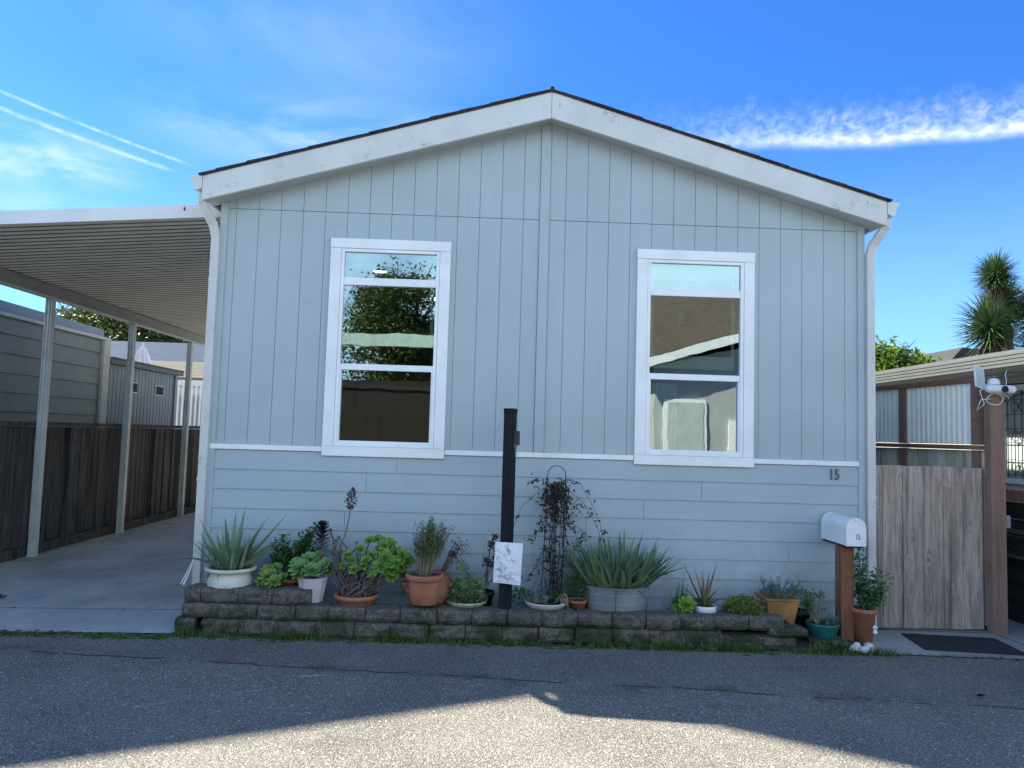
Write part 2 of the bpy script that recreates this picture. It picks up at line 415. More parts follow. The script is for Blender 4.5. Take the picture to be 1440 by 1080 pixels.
M['grass'] = leafmat('grass_blade', [(.04,.09,.015),(.075,.15,.02),(.12,.19,.03),(.16,.15,.06),(.03,.06,.015)], .6, .35)
M['oak'] = leafmat('oak_leaf', [(.035,.06,.02),(.06,.09,.028),(.10,.11,.035),(.025,.045,.018)], .5, .12)
M['citrus'] = leafmat('citrus_leaf', [(.04,.10,.02),(.07,.15,.03),(.19,.22,.03),(.03,.08,.02)], .4, .35)
M['citrusy'] = leafmat('young_citrus_leaf', [(.28,.28,.03),(.36,.30,.04),(.16,.20,.03)], .4, .4)
M['yucca'] = leafmat('yucca_leaf', [(.06,.11,.045),(.10,.16,.06),(.17,.23,.09)], .4, .3)

# sign bag
m_, g_, p_ = newmat('crinkled_bag'); pos = coords(g_)
n = g_.noise(pos, 13, 5, .65); n2 = g_.noise(g_.mapv(pos, (1,1,2.2)), 26, 6, .7)
c_ = g_.mix(g_.m('MULTIPLY', g_.ramp(n, .50, .68), .85), (.80,.82,.86), (.22,.22,.24))
finish(g_, p_, c_, .28, n2, .8, .012, spec=.6); M['bag'] = m_
# glass: reflective pane that also lets one see the dim room
m_, g_, p_ = newmat('window_glass')
gl = g_.node('ShaderNodeBsdfGlossy'); gl.inputs['Roughness'].default_value = .003; gl.inputs[0].default_value = (.86,.95,.93,1)
tr = g_.node('ShaderNodeBsdfTransparent'); tr.inputs[0].default_value = (.80,.88,.85,1)
fr = g_.node('ShaderNodeFresnel'); fr.inputs[0].default_value = 1.75
mx = g_.node('ShaderNodeMixShader'); g_.l.new(g_.m('MULTIPLY_ADD', fr.outputs[0], 1.8, .12, clamp=True), mx.inputs[0])
g_.l.new(tr.outputs[0], mx.inputs[1]); g_.l.new(gl.outputs[0], mx.inputs[2]); g_.l.new(mx.outputs[0], g_.n['Material Output'].inputs[0])
bp = g_.node('ShaderNodeBump'); bp.inputs['Strength'].default_value = .035; bp.inputs['Distance'].default_value = .02
g_.l.new(g_.noise(coords(g_), 2.2, 2), bp.inputs['Height']); g_.l.new(bp.outputs[0], gl.inputs['Normal'])
M['glass'] = m_
m_, g_, p_ = newmat('ceiling_lamp'); finish(g_, p_, (.8,.8,.8), .5)
p_.inputs['Emission Color'].default_value = (1,.98,.9,1); p_.inputs['Emission Strength'].default_value = 3; M['lamp'] = m_
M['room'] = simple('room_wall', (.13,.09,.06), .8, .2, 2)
M['shade'] = simple('pale_shade', (.62,.74,.68), .7, .1, 4)
M['blind'] = simple('blind_fabric', (.46,.52,.48), .8, .1, 4)

# ================================================================== GROUND
tag(MB().add([(-160,-160,-.03),(160,-160,-.03),(160,160,-.03),(-160,160,-.03)], [(0,1,2,3)]).build('ground', M['dirt'], loc=(0,0,-.03)), kind='structure')
RZ = lambda x: -.73 - .012*(x)
tag(MB().add([(-60,-13,0),(60,-13,0),(60,-1.0,0),(4.4,-.84,0),(3.0,-.75,0),(-2.5,-.62,0),(-4,-.73,0),(-60,-.9,0)], [tuple(range(8))]).build('road', M['asphalt'], loc=(0,0,0)), kind='structure')
# driveway: two slabs with a joint
dv = MB()
dv.add([(-6.4,-.74,.006),(-2.48,-.60,.006),(-2.48,.17,.006),(-6.4,-.02,.006)], [(0,1,2,3)])
dv.add([(-6.4,-.005,.006),(-2.48,.185,.006),(-2.48,5.5,.006),(-6.4,5.5,.006)], [(0,1,2,3)])
dv.add([(-6.4,5.512,.006),(-2.48,5.512,.006),(-2.48,16,.006),(-6.4,16,.006)], [(0,1,2,3)])
dv.add([(-6.4,-.74,.001),(-2.48,-.60,.001),(-2.48,16,.001),(-6.4,16,.001)], [(0,1,2,3)], 1)
tag(dv.build('driveway', [M['concrete'], M['soil']], loc=(-4,0,0)), kind='structure')
sl = MB()
sl.add([(3.2,-.76,.006),(4.62,-.86,.006),(4.62,-.06,.006),(3.2,.0,.006)], [(0,1,2,3)])
sl.add([(4.635,-.86,.006),(9.5,-1.1,.006),(9.5,1.4,.006),(4.635,1.4,.006)], [(0,1,2,3)])
sl.add([(3.47,.01,.006),(4.62,-.045,.006),(4.62,14,.006),(3.47,14,.006)], [(0,1,2,3)])
sl.add([(3.2,-.76,.001),(9.5,-1.1,.001),(9.5,14,.001),(3.2,14,.001)], [(0,1,2,3)], 1)
tag(sl.build('path', [M['slab'], M['soil']], loc=(5,0,0)), kind='structure')
soil = MB()
soil.add([(-2.4,-.45,.18),(2.55,-.45,.18),(2.75,-.35,.02),(3.2,-.35,.012),(3.2,-.03,.012),(-2.4,-.03,.17)], [(0,1,2,5),(2,3,4,5)])
soil.add([(-2.47,-.47,.0),(3.2,-.74,.004),(3.2,-.3,.012),(-2.47,-.3,.0)], [(0,1,2,3)])
tag(soil.build('planter_soil', M['soil'], loc=(0,-.3,0)), kind='structure')

# grass along the road edge
gr = MB()
def tuft(x, y, h, n):
    for _ in range(n):
        a = rnd(0, 2*PI); p = Vector((x+rnd(-.03,.03), y+rnd(-.02,.02), 0)); L = h*rnd(.4,1.1); w = rnd(.003,.006)
        d = Vector((math.cos(a)*.5, math.sin(a)*.5, 1)).normalized(); s_ = Vector((-math.sin(a), math.cos(a), 0))*w
        q = p + d*L*.6; r = q + (d+Vector((math.cos(a)*.6, math.sin(a)*.6, -.2))).normalized()*L*.45
        gr.add([p-s_, p+s_, q+s_*.7, q-s_*.7, r], [(0,1,2,3),(3,2,4)])
x = -7.2
while x < 3.3:
    yb = -.74 + .012*abs(x+2) if x < -2.5 else -.63 - .026*(x+2.5)
    dens = .35 + .9*noise.noise(Vector((x*2.3, 3, 0)))+.25*noise.noise(Vector((x*9, 7, 0)))
    h = .04 if x < -2.6 else (.06 if x < 1.2 else .08)
    if -3.2 < x < -2.3: h = .05
    for k in range(int(1+8*max(0,dens))):
        tuft(x+rnd(-.03,.03), yb + rnd(-.05,.035), h*rnd(.5,1.3)*(.5+max(0,dens)), 6)
    x += .035
for k in range(110):   # sparse weeds before the gate slab
    x = rnd(3.3, 6.5); tuft(x, -.76-.075*(x-3.2)+rnd(-.03,.02), .03, 5)
tag(gr.build('grass', M['grass'], loc=(0,-.7,0)), 'low green grass along the edge of the road in front of the block wall', 'grass', kind='stuff')
# moss on the ground at the wall foot
ms = MB()
for i in range(420):
    x = rnd(-4.2, 3.1); yb = -.62-.022*(x+2.5)
    p = Vector((x, yb - abs(random.gauss(0,.045)), .0)); r = rnd(.008,.03)
    ms.add([p+Vector((r*math.cos(q)*1.7, r*math.sin(q), 0)) for q in (0,1,2,3,4,5)] + [p+Vector((0,0,r*.5))], [(i_, (i_+1)%6, 6) for i_ in range(6)])
tag(ms.build('moss', simple('moss', (.04,.075,.012), .95, .4, 20, .8, 60), smooth=True, loc=(0,-.7,0)), 'green moss creeping over the asphalt at the foot of the wall', 'moss', kind='stuff')

# ================================================================== HOUSE
XL, XR, XC = -2.51, 3.45, .475
SL = .2915
ZW = lambda x: 4.60 - SL*abs(x-XC)          # soffit line (wall top)
H = thing('house', (XC, 7, 0), 'pale blue grey manufactured house with white trimmed windows behind the row of potted plants', 'house')
YB = 16.0
WIN = [(-1.511, -.408), (1.322, 2.425)]; ZT, ZB = 3.435, 1.441
ZS = 3.679; ZBAND = 1.524
def pieces(x0, x1, z0, z1fun, top):
    """split a strip around the window openings -> list of (xa,xb,za,zb_a,zb_b)"""
    cuts = [x0, x1]
    for a, b in WIN:
        for c in (a+.05, b-.05):
            if x0 < c < x1: cuts.append(c)
    cuts.sort(); out = []
    for a, b in zip(cuts, cuts[1:]):
        mid = (a+b)/2; hit = any(w0+.05 <= mid <= w1-.05 for w0, w1 in WIN)
        if not hit: out.append((a, b, z0, z1fun(a), z1fun(b)))
        else:
            zb, zt = ZB+.05, ZT-.05
            if z0 < zb: out.append((a, b, z0, min(zb, z1fun(a)), min(zb, z1fun(b))))
            if top > zt: out.append((a, b, max(z0, zt), z1fun(a), z1fun(b)))
    return out
def strip(mb, a, b, z0, za, zb, yf, yk):
    if max(za, zb) - z0 < .002: return
    if za < z0+.001 : za = z0+.001
    if zb < z0+.001 : zb = z0+.001
    mb.hexa([(a,yf,z0),(b,yf,z0),(b,yk,z0),(a,yk,z0),(a,yf,za),(b,yf,zb),(b,yk,zb),(a,yk,za)])
up = MB(); GP = .2032; gw = .0045
gx = [-2.391 + GP*k for k in range(-1, 14)]
gxr = [.644 + GP*k for k in range(0, 15)]
edges = [XL+.03] + [g for g in gx if XL+.04 < g < .39] + [.4025] + [.4955] + [g for g in gxr if .52 < g < XR-.04] + [XR-.03]
for a, b in zip(edges, edges[1:]):
    if abs(a-.4025) < .001: continue
    aa, bb = a+gw/2, b-gw/2
    cs = sorted([aa, bb] + ([XC] if aa < XC < bb else []))
    for c0, c1 in zip(cs, cs[1:]):
        for q in pieces(c0, c1, ZBAND, lambda x: ZS, ZS): strip(up, *q, -.002, .012)
        for q in pieces(c0, c1, ZS+.0045, lambda x: ZW(x)+.03, 9): strip(up, *q, -.005, .012)
up.build('wall', M['siding'], H)
# backing behind the grooves, with real openings
bk = MB()
xs = [XL, WIN[0][0]+.05, WIN[0][1]-.05, XC, WIN[1][0]+.05, WIN[1][1]-.05, XR]
for a, b in zip(xs, xs[1:]):
    hit = any(abs(a-w0-.05) < .001 for w0, w1 in WIN)
    if hit:
        bk.hexa([(a,.006,.0),(b,.006,.0),(b,.03,.0),(a,.03,.0),(a,.006,ZB+.05),(b,.006,ZB+.05),(b,.03,ZB+.05),(a,.03,ZB+.05)])
        z0 = ZT-.05
    else: z0 = .0
    bk.hexa([(a,.006,z0),(b,.006,z0),(b,.03,z0),(a,.03,z0),(a,.006,ZW(a)+.05),(b,.006,ZW(b)+.05),(b,.03,ZW(b)+.05),(a,.03,ZW(a)+.05)])
bk.build('wall_sheathing', M['groove'], H)
sw = MB()
sw.box(XL, XL+.03, .03, YB, .25, ZW(XL)+.03); sw.box(XR-.03, XR, .03, YB, .0, ZW(XR)+.03)
sw.prism([(XL,0),(XR,0),(XR,ZW(XR)),(XC,ZW(XC)),(XL,ZW(XL))], YB-.05, YB)
sw.build('side_wall', M['siding'], H)
# lap boards
lap = MB(); ZL = [1.473, 1.298, 1.123, .951, .773, .598, .423, .248, .073]
butts = {0:[-.83], 1:[-1.10,1.95], 2:[1.42], 3:[-1.28,.9], 4:[-.02,2.76], 5:[1.0], 6:[-1.6,2.0], 7:[.4]}
for k in range(8):
    zt, zb = ZL[k], ZL[k+1]
    xs_ = [XL+.03] + butts.get(k, []) + [XR-.03]
    for a, b in zip(xs_, xs_[1:]):
        a += .0015; b -= .0015
        n = 5
        z_t = zt - .002
        if k == 0:
            for w0, w1 in WIN: pass
        lap.hexa([(a,-.013,zb),(b,-.013,zb),(b,.004,zb),(a,.004,zb),(a,-.0035,z_t),(b,-.0035,z_t),(b,.004,z_t),(a,.004,z_t)])
lap.build('lap_siding', M['lap'], H)
for a, b in ((XL+.0, WIN[0][0]-.003), (WIN[0][1]+.003, WIN[1][0]-.003), (WIN[1][1]+.003, XR-.045)):
    bt = MB(); bt.box(a, b, -.022, .0, 1.476, 1.522); bt.build('band_trim', M['trim'], H, bevel=.002)
ct = MB(); ct.prism([(.404,ZBAND+.001),(.494,ZBAND+.001),(.494,4.60),(XC,4.605),(.404,4.585)], -.018, .01); ct.build('centre_trim', M['siding'], H, bevel=.002)
for a, b in ((XL-.02, XL+.045), (XR-.045, XR+.02)):
    c = MB(); c.box(a, b, -.020, .06, .02, ZW(XL)+.0); c.build('corner_trim', M['siding'], H, bevel=.002)
# plinth strip under last lap
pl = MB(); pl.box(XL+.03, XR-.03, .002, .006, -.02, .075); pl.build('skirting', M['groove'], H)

# windows
def window(x0, x1, which):
    f = MB(); t = .098
    f.box(x0, x1, -.034, .0, ZT-t*.92, ZT); f.box(x0, x1, -.034, .0, ZB, ZB+t*.88)
    f.box(x0+.002, x0+t, -.031, .0, ZB+t*.88+.0015, ZT-t*.92-.0015); f.box(x1-t, x1-.002, -.031, .0, ZB+t*.88+.0015, ZT-t*.92-.0015)
    w = f.build('window', M['trim'], H, bevel=.0025)
    a, b = x0+t+.002, x1-t-.002; zb, zt = ZB+t*.88+.002, ZT-t*.92-.002
    v = MB(); k = .03
    v.box(a, a+k, -.026, .05, zb, zt); v.box(b-k, b, -.026, .05, zb, zt)
    v.box(a+k, b-k, -.026, .05, zt-k, zt); v.box(a+k, b-k, -.026, .05, zb, zb+k)
    v.box(a+k, b-k, -.024, .05, 3.005, 3.075)            # transom bar
    v.build('window_frame', M['vinyl'], w, bevel=.003)
    s = MB(); zm = 2.225
    s.box(a+k, b-k, -.018, .03, zm, zm+.055); 
    for p, q in ((a+k, a+k+.014), (b-k-.014, b-k)):
        s.box(p, q, -.018, .03, zb+k, zm-.001)
    s.box(a+k+.014, b-k-.014, -.018, .03, zb+k, zb+k+.022)
    s.build('sash', M['vinyl'], w, bevel=.002)
    for (p, q, y) in ((zb+k+.022, zm, .012), (zm+.055, 3.005, .0), (3.075, zt-k, .0)):
        g = MB(); g.box(a+k+.014 if y > .01 else a+k, b-k-.014 if y > .01 else b-k, y, y+.004, p, q); g.build('pane', M['glass'], w)
    bl = MB(); bl.box(a+.04, b-.04, .07, .12, zt-.17, zt-.04)        # rolled blind head
    bl.build('blind_headrail', M['blind'], w, bevel=.006)
    ir_ = MB(); zr = 2.46 if not which else 2.34
    ir_.box(a+.05, b-.05, .085, .105, zr, zr+.12); ir_.box(a+.05, a+.08, .085, .105, zr+.121, zt-.18); ir_.box(b-.08, b-.05, .085, .105, zr+.121, zt-.18)
    ir_.build('inner_shade_frame', M['shade'], w)
    if which:
        cu = MB()
        for i in range(22):
            xx = a+.05+i*.012; dy = .012*math.sin(i*1.7)
            cu.add([(xx,.10+dy,zb+.02),(xx+.0125,.10+.012*math.sin((i+1)*1.7),zb+.02),(xx+.0125,.10+.012*math.sin((i+1)*1.7),2.2),(xx,.10+dy,2.2)], [(0,1,2,3)])
        cu.build('curtain', M['blind'], w, smooth=True)
    return w
window(*WIN[0], 0); window(*WIN[1], 1)
# room seen dimly through the panes
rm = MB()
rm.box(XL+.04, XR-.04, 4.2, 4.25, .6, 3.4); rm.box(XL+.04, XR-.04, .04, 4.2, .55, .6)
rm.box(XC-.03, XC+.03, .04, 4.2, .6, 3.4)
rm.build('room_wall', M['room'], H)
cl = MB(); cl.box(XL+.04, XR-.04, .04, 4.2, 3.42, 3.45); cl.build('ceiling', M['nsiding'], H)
for xx, yy in ((-1.25, 1.2), (-1.1, 2.0), (-.75, 2.8)):
    l = MB(); l.lathe([(0,3.405),(.07,3.405),(.08,3.42)], (xx,yy), 20); l.build('ceiling_lamp', M['lamp'], H)
fu = MB(); fu.box(-1.9,-.2, 3.2,3.8, .6,1.5); fu.box(-1.9,-.2,3.75,3.9,1.9,2.6); fu.build('kitchen_cabinet', simple('cabinet', (.20,.13,.08), .6), H)

# roof
YF = -.20
for sgn in (-1, 1):
    def X(d): return XC + sgn*d
    def zt_(d): return 4.822 - SL*d
    fa = MB(); e = 3.115
    pol = [(X(0), zt_(0)-.245), (X(e), zt_(e)-.225), (X(e), zt_(e)), (X(0), zt_(0))]
    if sgn < 0: pol = pol[::-1]
    pol = [(x - (.0015 if sgn < 0 and abs(x-XC) < .001 else 0) + (.0015 if sgn > 0 and abs(x-XC) < .001 else 0), z) for x, z in pol]
    fa.prism(pol, YF, YF+.035); fa.build('rake_board', M['fascia'], H, bevel=.003)
    ss = MB()
    pol = [(X(0), zt_(0)-.215), (X(e-.02), zt_(e)-.215), (X(e-.02), zt_(e)-.19), (X(0), zt_(0)-.19)]
    if sgn < 0: pol = pol[::-1]
    ss.prism(pol, YF+.036, .02); ss.build('soffit', M['soffit'], H)
    ev = MB()   # eave fascia along the side
    x0, x1 = sorted((X(e-.025), X(e)))
    ev.box(x0, x1, YF+.037, YB+.3, zt_(e)-.2, zt_(e)-.005)
    ev.build('eave_board', M['fascia'], H)
    dk = MB()
    pol = [(X(0), zt_(0)), (X(e+.02), zt_(e+.02)), (X(e+.02), zt_(e+.02)+.012), (X(0), zt_(0)+.012)]
    if sgn < 0: pol = pol[::-1]
    dk.prism(pol, YF-.012, YB+.3)
    # shingle courses, each overlapping the one below
    d = 0.0; n = 0
    while d < e+.02:
        d2 = min(d+.30, e+.035)
        t0, t1 = .013, .026
        za, zb = zt_(d), zt_(d2)
        y0 = YF-.022 + rnd(-.006,.006)
        pol = [(X(d), za+t0), (X(d2), zb+t0+.0), (X(d2), zb+t1+rnd(-.002,.004)), (X(d), za+t0+.008)]
        if sgn < 0: pol = pol[::-1]
        dk.prism(pol, y0, YB+.3); d += .27; n += 1
    if sgn > 0: dk.tube([(XC, YF-.03, zt_(0)+.018), (XC, YB+.3, zt_(0)+.018)], .022, 8)
    dk.build('roof', M['shingle'], H)
    # gutter
    gu = MB(); xo = X(e+.002); 
    prof = [(0,-.005),(0,-.115),(.045,-.135),(.07,-.125),(.078,-.09),(.112,-.02),(.118,-.005),(.106,-.005),(.066,-.09),(.06,-.118),(.012,-.118),(.012,-.005)]
    pol = [(xo + sgn*px, zt_(e)+pz) for px, pz in prof]
    if sgn > 0: pol = pol[::-1]
    gu.prism(pol[::-1] if False else pol, YF, YB+.3)
    cap = [(xo + sgn*px, zt_(e)+pz) for px, pz in prof[:7]]
    if sgn > 0: cap = cap[::-1]
    gu.prism(cap, YF-.004, YF+.003)
    gu.build('gutter', M['gutter'], H)
    # downspout
    ds = MB()
    if sgn < 0: pts = [(-2.665,-.13,3.76),(-2.655,-.13,3.69),(-2.62,-.10,3.60),(-2.575,-.05,3.50),(-2.557,-.03,3.40),(-2.555,-.03,.60),(-2.553,-.03,.20)]
    else: pts = [(3.615,-.13,3.76),(3.60,-.13,3.69),(3.565,-.10,3.62),(3.525,-.05,3.54),(3.512,-.03,3.45),(3.512,-.03,.45),(3.512,-.03,.05)]
    for p, q in zip(pts, pts[1:]):
        p, q = Vector(p), Vector(q); d_ = (q-p).normalized(); q = q + d_*.006
        xa = Vector((1,0,0)); ya = d_.cross(xa).normalized(); xa = ya.cross(d_)
        Mx = Matrix((xa, ya, d_)).transposed()
        Lg = (q-p).length
        ds.obox((p+q)/2, .070, .050, Lg, Mx)
        if Lg < .3:
            for k_ in (-.35, 0, .35): ds.obox((p+q)/2 + d_*Lg*k_, .074, .054, Lg*.12, Mx)
        else:
            for k_ in (-.022, -.008, .008, .022): ds.obox((p+q)/2 + Vector((k_, -.0255 if ya.y > 0 else -.0255, 0)), .007, .003, Lg*.995, Mx)
    for zz in (3.0, 1.2): ds.obox((pts[4][0], pts[4][1]-.002, zz), .078, .056, .022)
    ds.build('downspout', M['gutter'], H, bevel=.003)
ex = MB(); ex.tube([(-2.575,-.06,.50),(-2.60,-.07,.40),(-2.64,-.09,.28)], [.004,.008,.011], 6); ex.tube([(-2.585,-.06,.49),(-2.62,-.07,.40),(-2.665,-.09,.29)], [.003,.005,.006], 6); ex.build('splash_strap', M['trim'], H)
# wall lamp under the carport
wl = MB(); wl.lathe([(0,3.06),(.03,3.055),(.04,3.02),(.035,2.96),(.02,2.93),(0,2.93)], (XL-.10,.35), 12); wl.box(XL-.09, XL+.0, .33,.37, 3.0,3.03); wl.build('wall_lamp', M['potwhite'], H, smooth=False)

# lettering
def text_part(name, body, size, loc, mat, parent, depth=.003, outline=False, xs=.8, rz=0):
    cu = bpy.data.curves.new(name, 'FONT'); cu.body = body; cu.size = size; cu.extrude = depth
    cu.align_x = 'CENTER'
    if outline: cu.fill_mode = 'NONE'; cu.bevel_depth = size*.016; cu.bevel_resolution = 1; cu.extrude = .002; cu.space_character = 1.1
    ob = bpy.data.objects.new(name+'_tmp', cu); COL.objects.link(ob)
    bpy.context.view_layer.update()
    me = bpy.data.meshes.new_from_object(ob.evaluated_get(bpy.context.evaluated_depsgraph_get()))
    bpy.data.objects.remove(ob, do_unlink=True)
    r = parent
    while r.parent: r = r.parent
    Mt = Matrix.Translation(Vector(loc)-ORG[r]) @ Matrix.Rotation(rz, 4, 'Z') @ Matrix.Rotation(PI/2, 4, 'X') @ Matrix.Diagonal((xs,1,1,1))
    me.transform(Mt); me.materials.clear(); me.materials.append(mat)
    o = bpy.data.objects.new(name, me); COL.objects.link(o); o.parent = parent
    return o
for o in []: pass
text_part('house_number', '15', .135, (3.175,-.021,1.352), M['black'], H, outline=True, xs=.72)

# ================================================================== CARPORT
CP = thing('carport', (-4.2, 4.5, 0), 'white metal carport with ribbed ceiling on thin posts attached beside the house', 'carport')
# z of the pan ceiling at x ; front edge slightly skewed
zc = lambda x: 3.672 + .094*(x+2.70)
yf = lambda x: .26 + .06*(x+2.70)
pan = MB(); y = 0.0; pw = .125
x0, x1 = -2.62, -5.72
while y < 8.8:
    def row(yy, dz): return [(x0, yy+yf(x0), zc(x0)+dz), (x1, yy+yf(x1), zc(x1)+dz)]
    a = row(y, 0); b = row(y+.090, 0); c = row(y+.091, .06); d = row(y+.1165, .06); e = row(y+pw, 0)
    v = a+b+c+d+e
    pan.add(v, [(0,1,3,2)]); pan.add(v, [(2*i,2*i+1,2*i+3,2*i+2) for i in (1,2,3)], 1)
    y += pw
pan.add([(x0,yf(x0),zc(x0)+.061),(x1,yf(x1),zc(x1)+.061),(x1,9.2,zc(x1)+.061),(x0,9.2,zc(x0)+.061)], [(0,1,2,3)])
pan.build('roof_pan', [M['pan'], M['rib_shade']], CP)
fc = MB()
for dy, dz0, dz1, th in ((0, -.012, .118, .03),):
    fc.hexa([(x0,yf(x0)-.03,zc(x0)+dz0),(x1-.06,yf(x1)-.03,zc(x1)+dz0),(x1-.06,yf(x1)-.002,zc(x1)+dz0),(x0,yf(x0)-.002,zc(x0)+dz0),
             (x0,yf(x0)-.03,zc(x0)+dz1),(x1-.06,yf(x1)-.03,zc(x1)+dz1),(x1-.06,yf(x1)-.002,zc(x1)+dz1),(x0,yf(x0)-.002,zc(x0)+dz1)])
fc.box(x1-.06, x1-.03, yf(x1), 9, zc(x1)-.06, zc(x1)+.10)
fc.build('fascia', M['carport_white'], CP, bevel=.003)
sc2 = MB(); sc2.obox((-2.96,.212,3.725), .012,.012,.03); sc2.build('bracket', M['black'], CP)
bm = MB(); bm.box(-5.635,-5.56, .1, 9.0, 3.235, 3.39); bm.box(-5.655,-5.54, .1, 9.0, 3.222, 3.234, 1); bm.build('beam', [M['beam'], M['carport_white']], CP)
lg = MB(); lg.box(XL-.06, XL-.005, .1, 9, zc(XL)-.07, zc(XL)-.005); lg.build('ledger', M['pan'], CP)
for yy in (.55, 2.637, 4.767, 6.956):
    p = MB(); X_ = -5.6; w = .042
    p.box(X_-w, X_-w+.012, yy-.04, yy+.04, .006, 3.22); p.box(X_+w-.012, X_+w, yy-.04, yy+.04, .006, 3.22)
    p.box(X_-w+.012, X_+w-.012, yy-.02, yy-.008, .006, 3.22)
    p.box(X_-.010, X_+.010, yy-.036, yy-.02, .006, 3.22)
    p.box(X_-w-.004, X_+w+.004, yy-.05, yy+.045, .006, .02)
    p.build('post', M['postmetal'], CP)
# leaves and grit on the driveway
lv = MB()
for i in range(34):
    p = Vector((rnd(-5.2,-2.7), rnd(-.3,4.5), .012)); a = rnd(0,2*PI); L = rnd(.02,.05)
    lv.leaf(p, (math.cos(a),math.sin(a),.15), (0,0,1), L, L*.6)
tag(lv.build('fallen_leaves', M['dead'], loc=(-4,2,0)), 'dark dry leaves scattered on the shaded driveway', 'leaves', kind='stuff')
for i, (x_, y_, L_, lab) in enumerate(((-3.35,2.2,.12,'crumpled dark dead leaf farthest back on the driveway near the house'), (-4.55,.45,.10,'dark dead leaf on the driveway near the slab joint'))):
    d = MB()
    for k in range(9):
        a = rnd(0,2*PI); d.leaf((x_+rnd(-.03,.03), y_+rnd(-.02,.02), .012), (math.cos(a),math.sin(a),rnd(.1,.5)), (0,0,1), L_*rnd(.5,1), L_*.5)
    tag(d.build('dead_leaf', M['dead'], loc=(x_,y_,.006)), lab, 'leaf', 'dead leaves on the driveway')
random.seed(91); lt = MB()
for k in range(150):
    x_ = rnd(-5.5,5.2) if k > 45 else rnd(-2.4,3.0); y_ = -.86-.03*x_*(x_>0)-abs(random.gauss(0,.16 if k < 110 else .8)); a = rnd(0,2*PI); L_ = rnd(.008,.026)
    lt.leaf((x_,y_,.004), (math.cos(a),math.sin(a),rnd(.05,.35)), (0,0,1), L_, L_*.6)
tag(lt.build('leaf_litter', M['drytip'], loc=(0,-1,0)), 'tiny dry leaves and grit scattered on the road beside the wall', 'litter', kind='stuff')
# curled leaf out on the road at the right
d = MB()
for k in range(5):
    a = rnd(0,2*PI); d.leaf((3.35+rnd(-.02,.02), -1.72+rnd(-.01,.01), .006), (math.cos(a),math.sin(a),rnd(.3,.8)), (0,0,1), .06, .04)
tag(d.build('dead_leaf', M['drytip'], loc=(3.35,-1.72,0)), 'small reddish brown curled leaf alone on the asphalt at the right', 'leaf')

# ================================================================== LEFT FENCE
FN = thing('wooden_fence', (-5.72, 3.0, 0), 'dark weathered board fence running back beside the carport posts', 'fence')
y = -2.0; fb = MB(); back = MB()
while y < 9.15:
    w = random.choice((.085,.12,.14,.145,.10)); th = rnd(.0,.022)
    fb.box(-5.735+th, -5.715+th, y, y+w-.006, .14+rnd(-.03,.02), 1.60+rnd(-.01,.006)); y += w + (rnd(.0,.012) if random.random() < .8 else .03)
fb.build('board', M['fencewood'], FN); FN.children[-1]['kind'] = 'stuff'
r_ = MB(); r_.box(-5.76,-5.68, -2, 9.18, 1.61, 1.665); r_.build('cap_rail', M['fencewood'], FN)
r_ = MB(); r_.box(-5.775,-5.745, -2, 9.18, .02, 1.6); r_.build('backing', M['tarp'], FN)
r_ = MB(); r_.box(-5.78,-5.66, -2, 9.18, 0, .13); r_.build('kick_board', M['fencewood'], FN)
for yy in (.1, 3.4, 5.9):
    r_ = MB(); r_.box(-5.71,-5.66, yy, yy+.09, .13, 1.6); r_.build('fence_post', M['fencewood'], FN)
# back fence closing the carport
FB = thing('wooden_fence', (-4.2, 9.2, 0), 'dark board fence closing off the far end of the carport', 'fence')
b_ = MB(); x = -5.9
while x < XL-.05:
    w = rnd(.12,.15); b_.box(x, min(x+w-.006, XL-.04), 9.2, 9.22, .05, 1.66+rnd(-.01,.01)); x += w
b_.build('board', M['fencewood'], FB); FB.children[-1]['kind'] = 'stuff'
b_ = MB(); b_.box(-5.9, XL-.05, 9.223, 9.26, 1.2, 1.3); b_.box(-5.9, XL-.05, 9.223, 9.26, .3, .4); b_.box(-5.9, XL-.05, 9.27, 9.28, 0, 1.6); b_.build('rail', M['fencewood'], FB)
# hanging tarp
tp = MB(); nx, ny = 14, 8
for j in range(ny+1):
    for i in range(nx+1):
        u, v_ = i/nx, j/ny
        tp.v.append((-5.45+1.5*u, 8.6+.08*math.sin(u*9+v_*2), 2.28 - .55*v_*(u*1.2+.15) - .35*(1-u)**.6 + .2*u**2))
for j in range(ny):
    for i in range(nx):
        tp.f.append([j*(nx+1)+i, j*(nx+1)+i+1, (j+1)*(nx+1)+i+1, (j+1)*(nx+1)+i]); tp.m.append(0)
tag(tp.build('tarp', M['tarp'], smooth=True, loc=(-4.7,8.6,1.2)), 'dark tarp hanging slack at the far end of the carport', 'tarp')

# ================================================================== LEFT NEIGHBOURS
N1 = thing('neighbour_house', (-7.4, 2.0, 0), 'grey green aluminium sided building behind the board fence at the left edge', 'building')
w_ = MB(); zs_ = [0, .5, 1.02, 1.53, 1.794, 2.05, 2.31, 2.57, 2.83]
for a, b in zip(zs_, zs_[1:]+[3.06]):
    w_.hexa([(-6.50,-1.5,a),(-6.50,5.62,a),(-8.2,5.62,a),(-8.2,-1.5,a),(-6.515,-1.5,b-.004),(-6.515,5.62,b-.004),(-8.2,5.62,b-.004),(-8.2,-1.5,b-.004)][0:8])
w_.build('wall', M['alum'], N1)
w_ = MB(); w_.box(-6.51,-6.46, 5.62, 5.82, 0, 3.05); w_.build('corner_strip', M['aluml'], N1)
w_ = MB(); w_.box(-6.50,-6.46,-1.5, 5.82, 3.055, 3.10); w_.build('drip_edge', M['aluml'], N1)
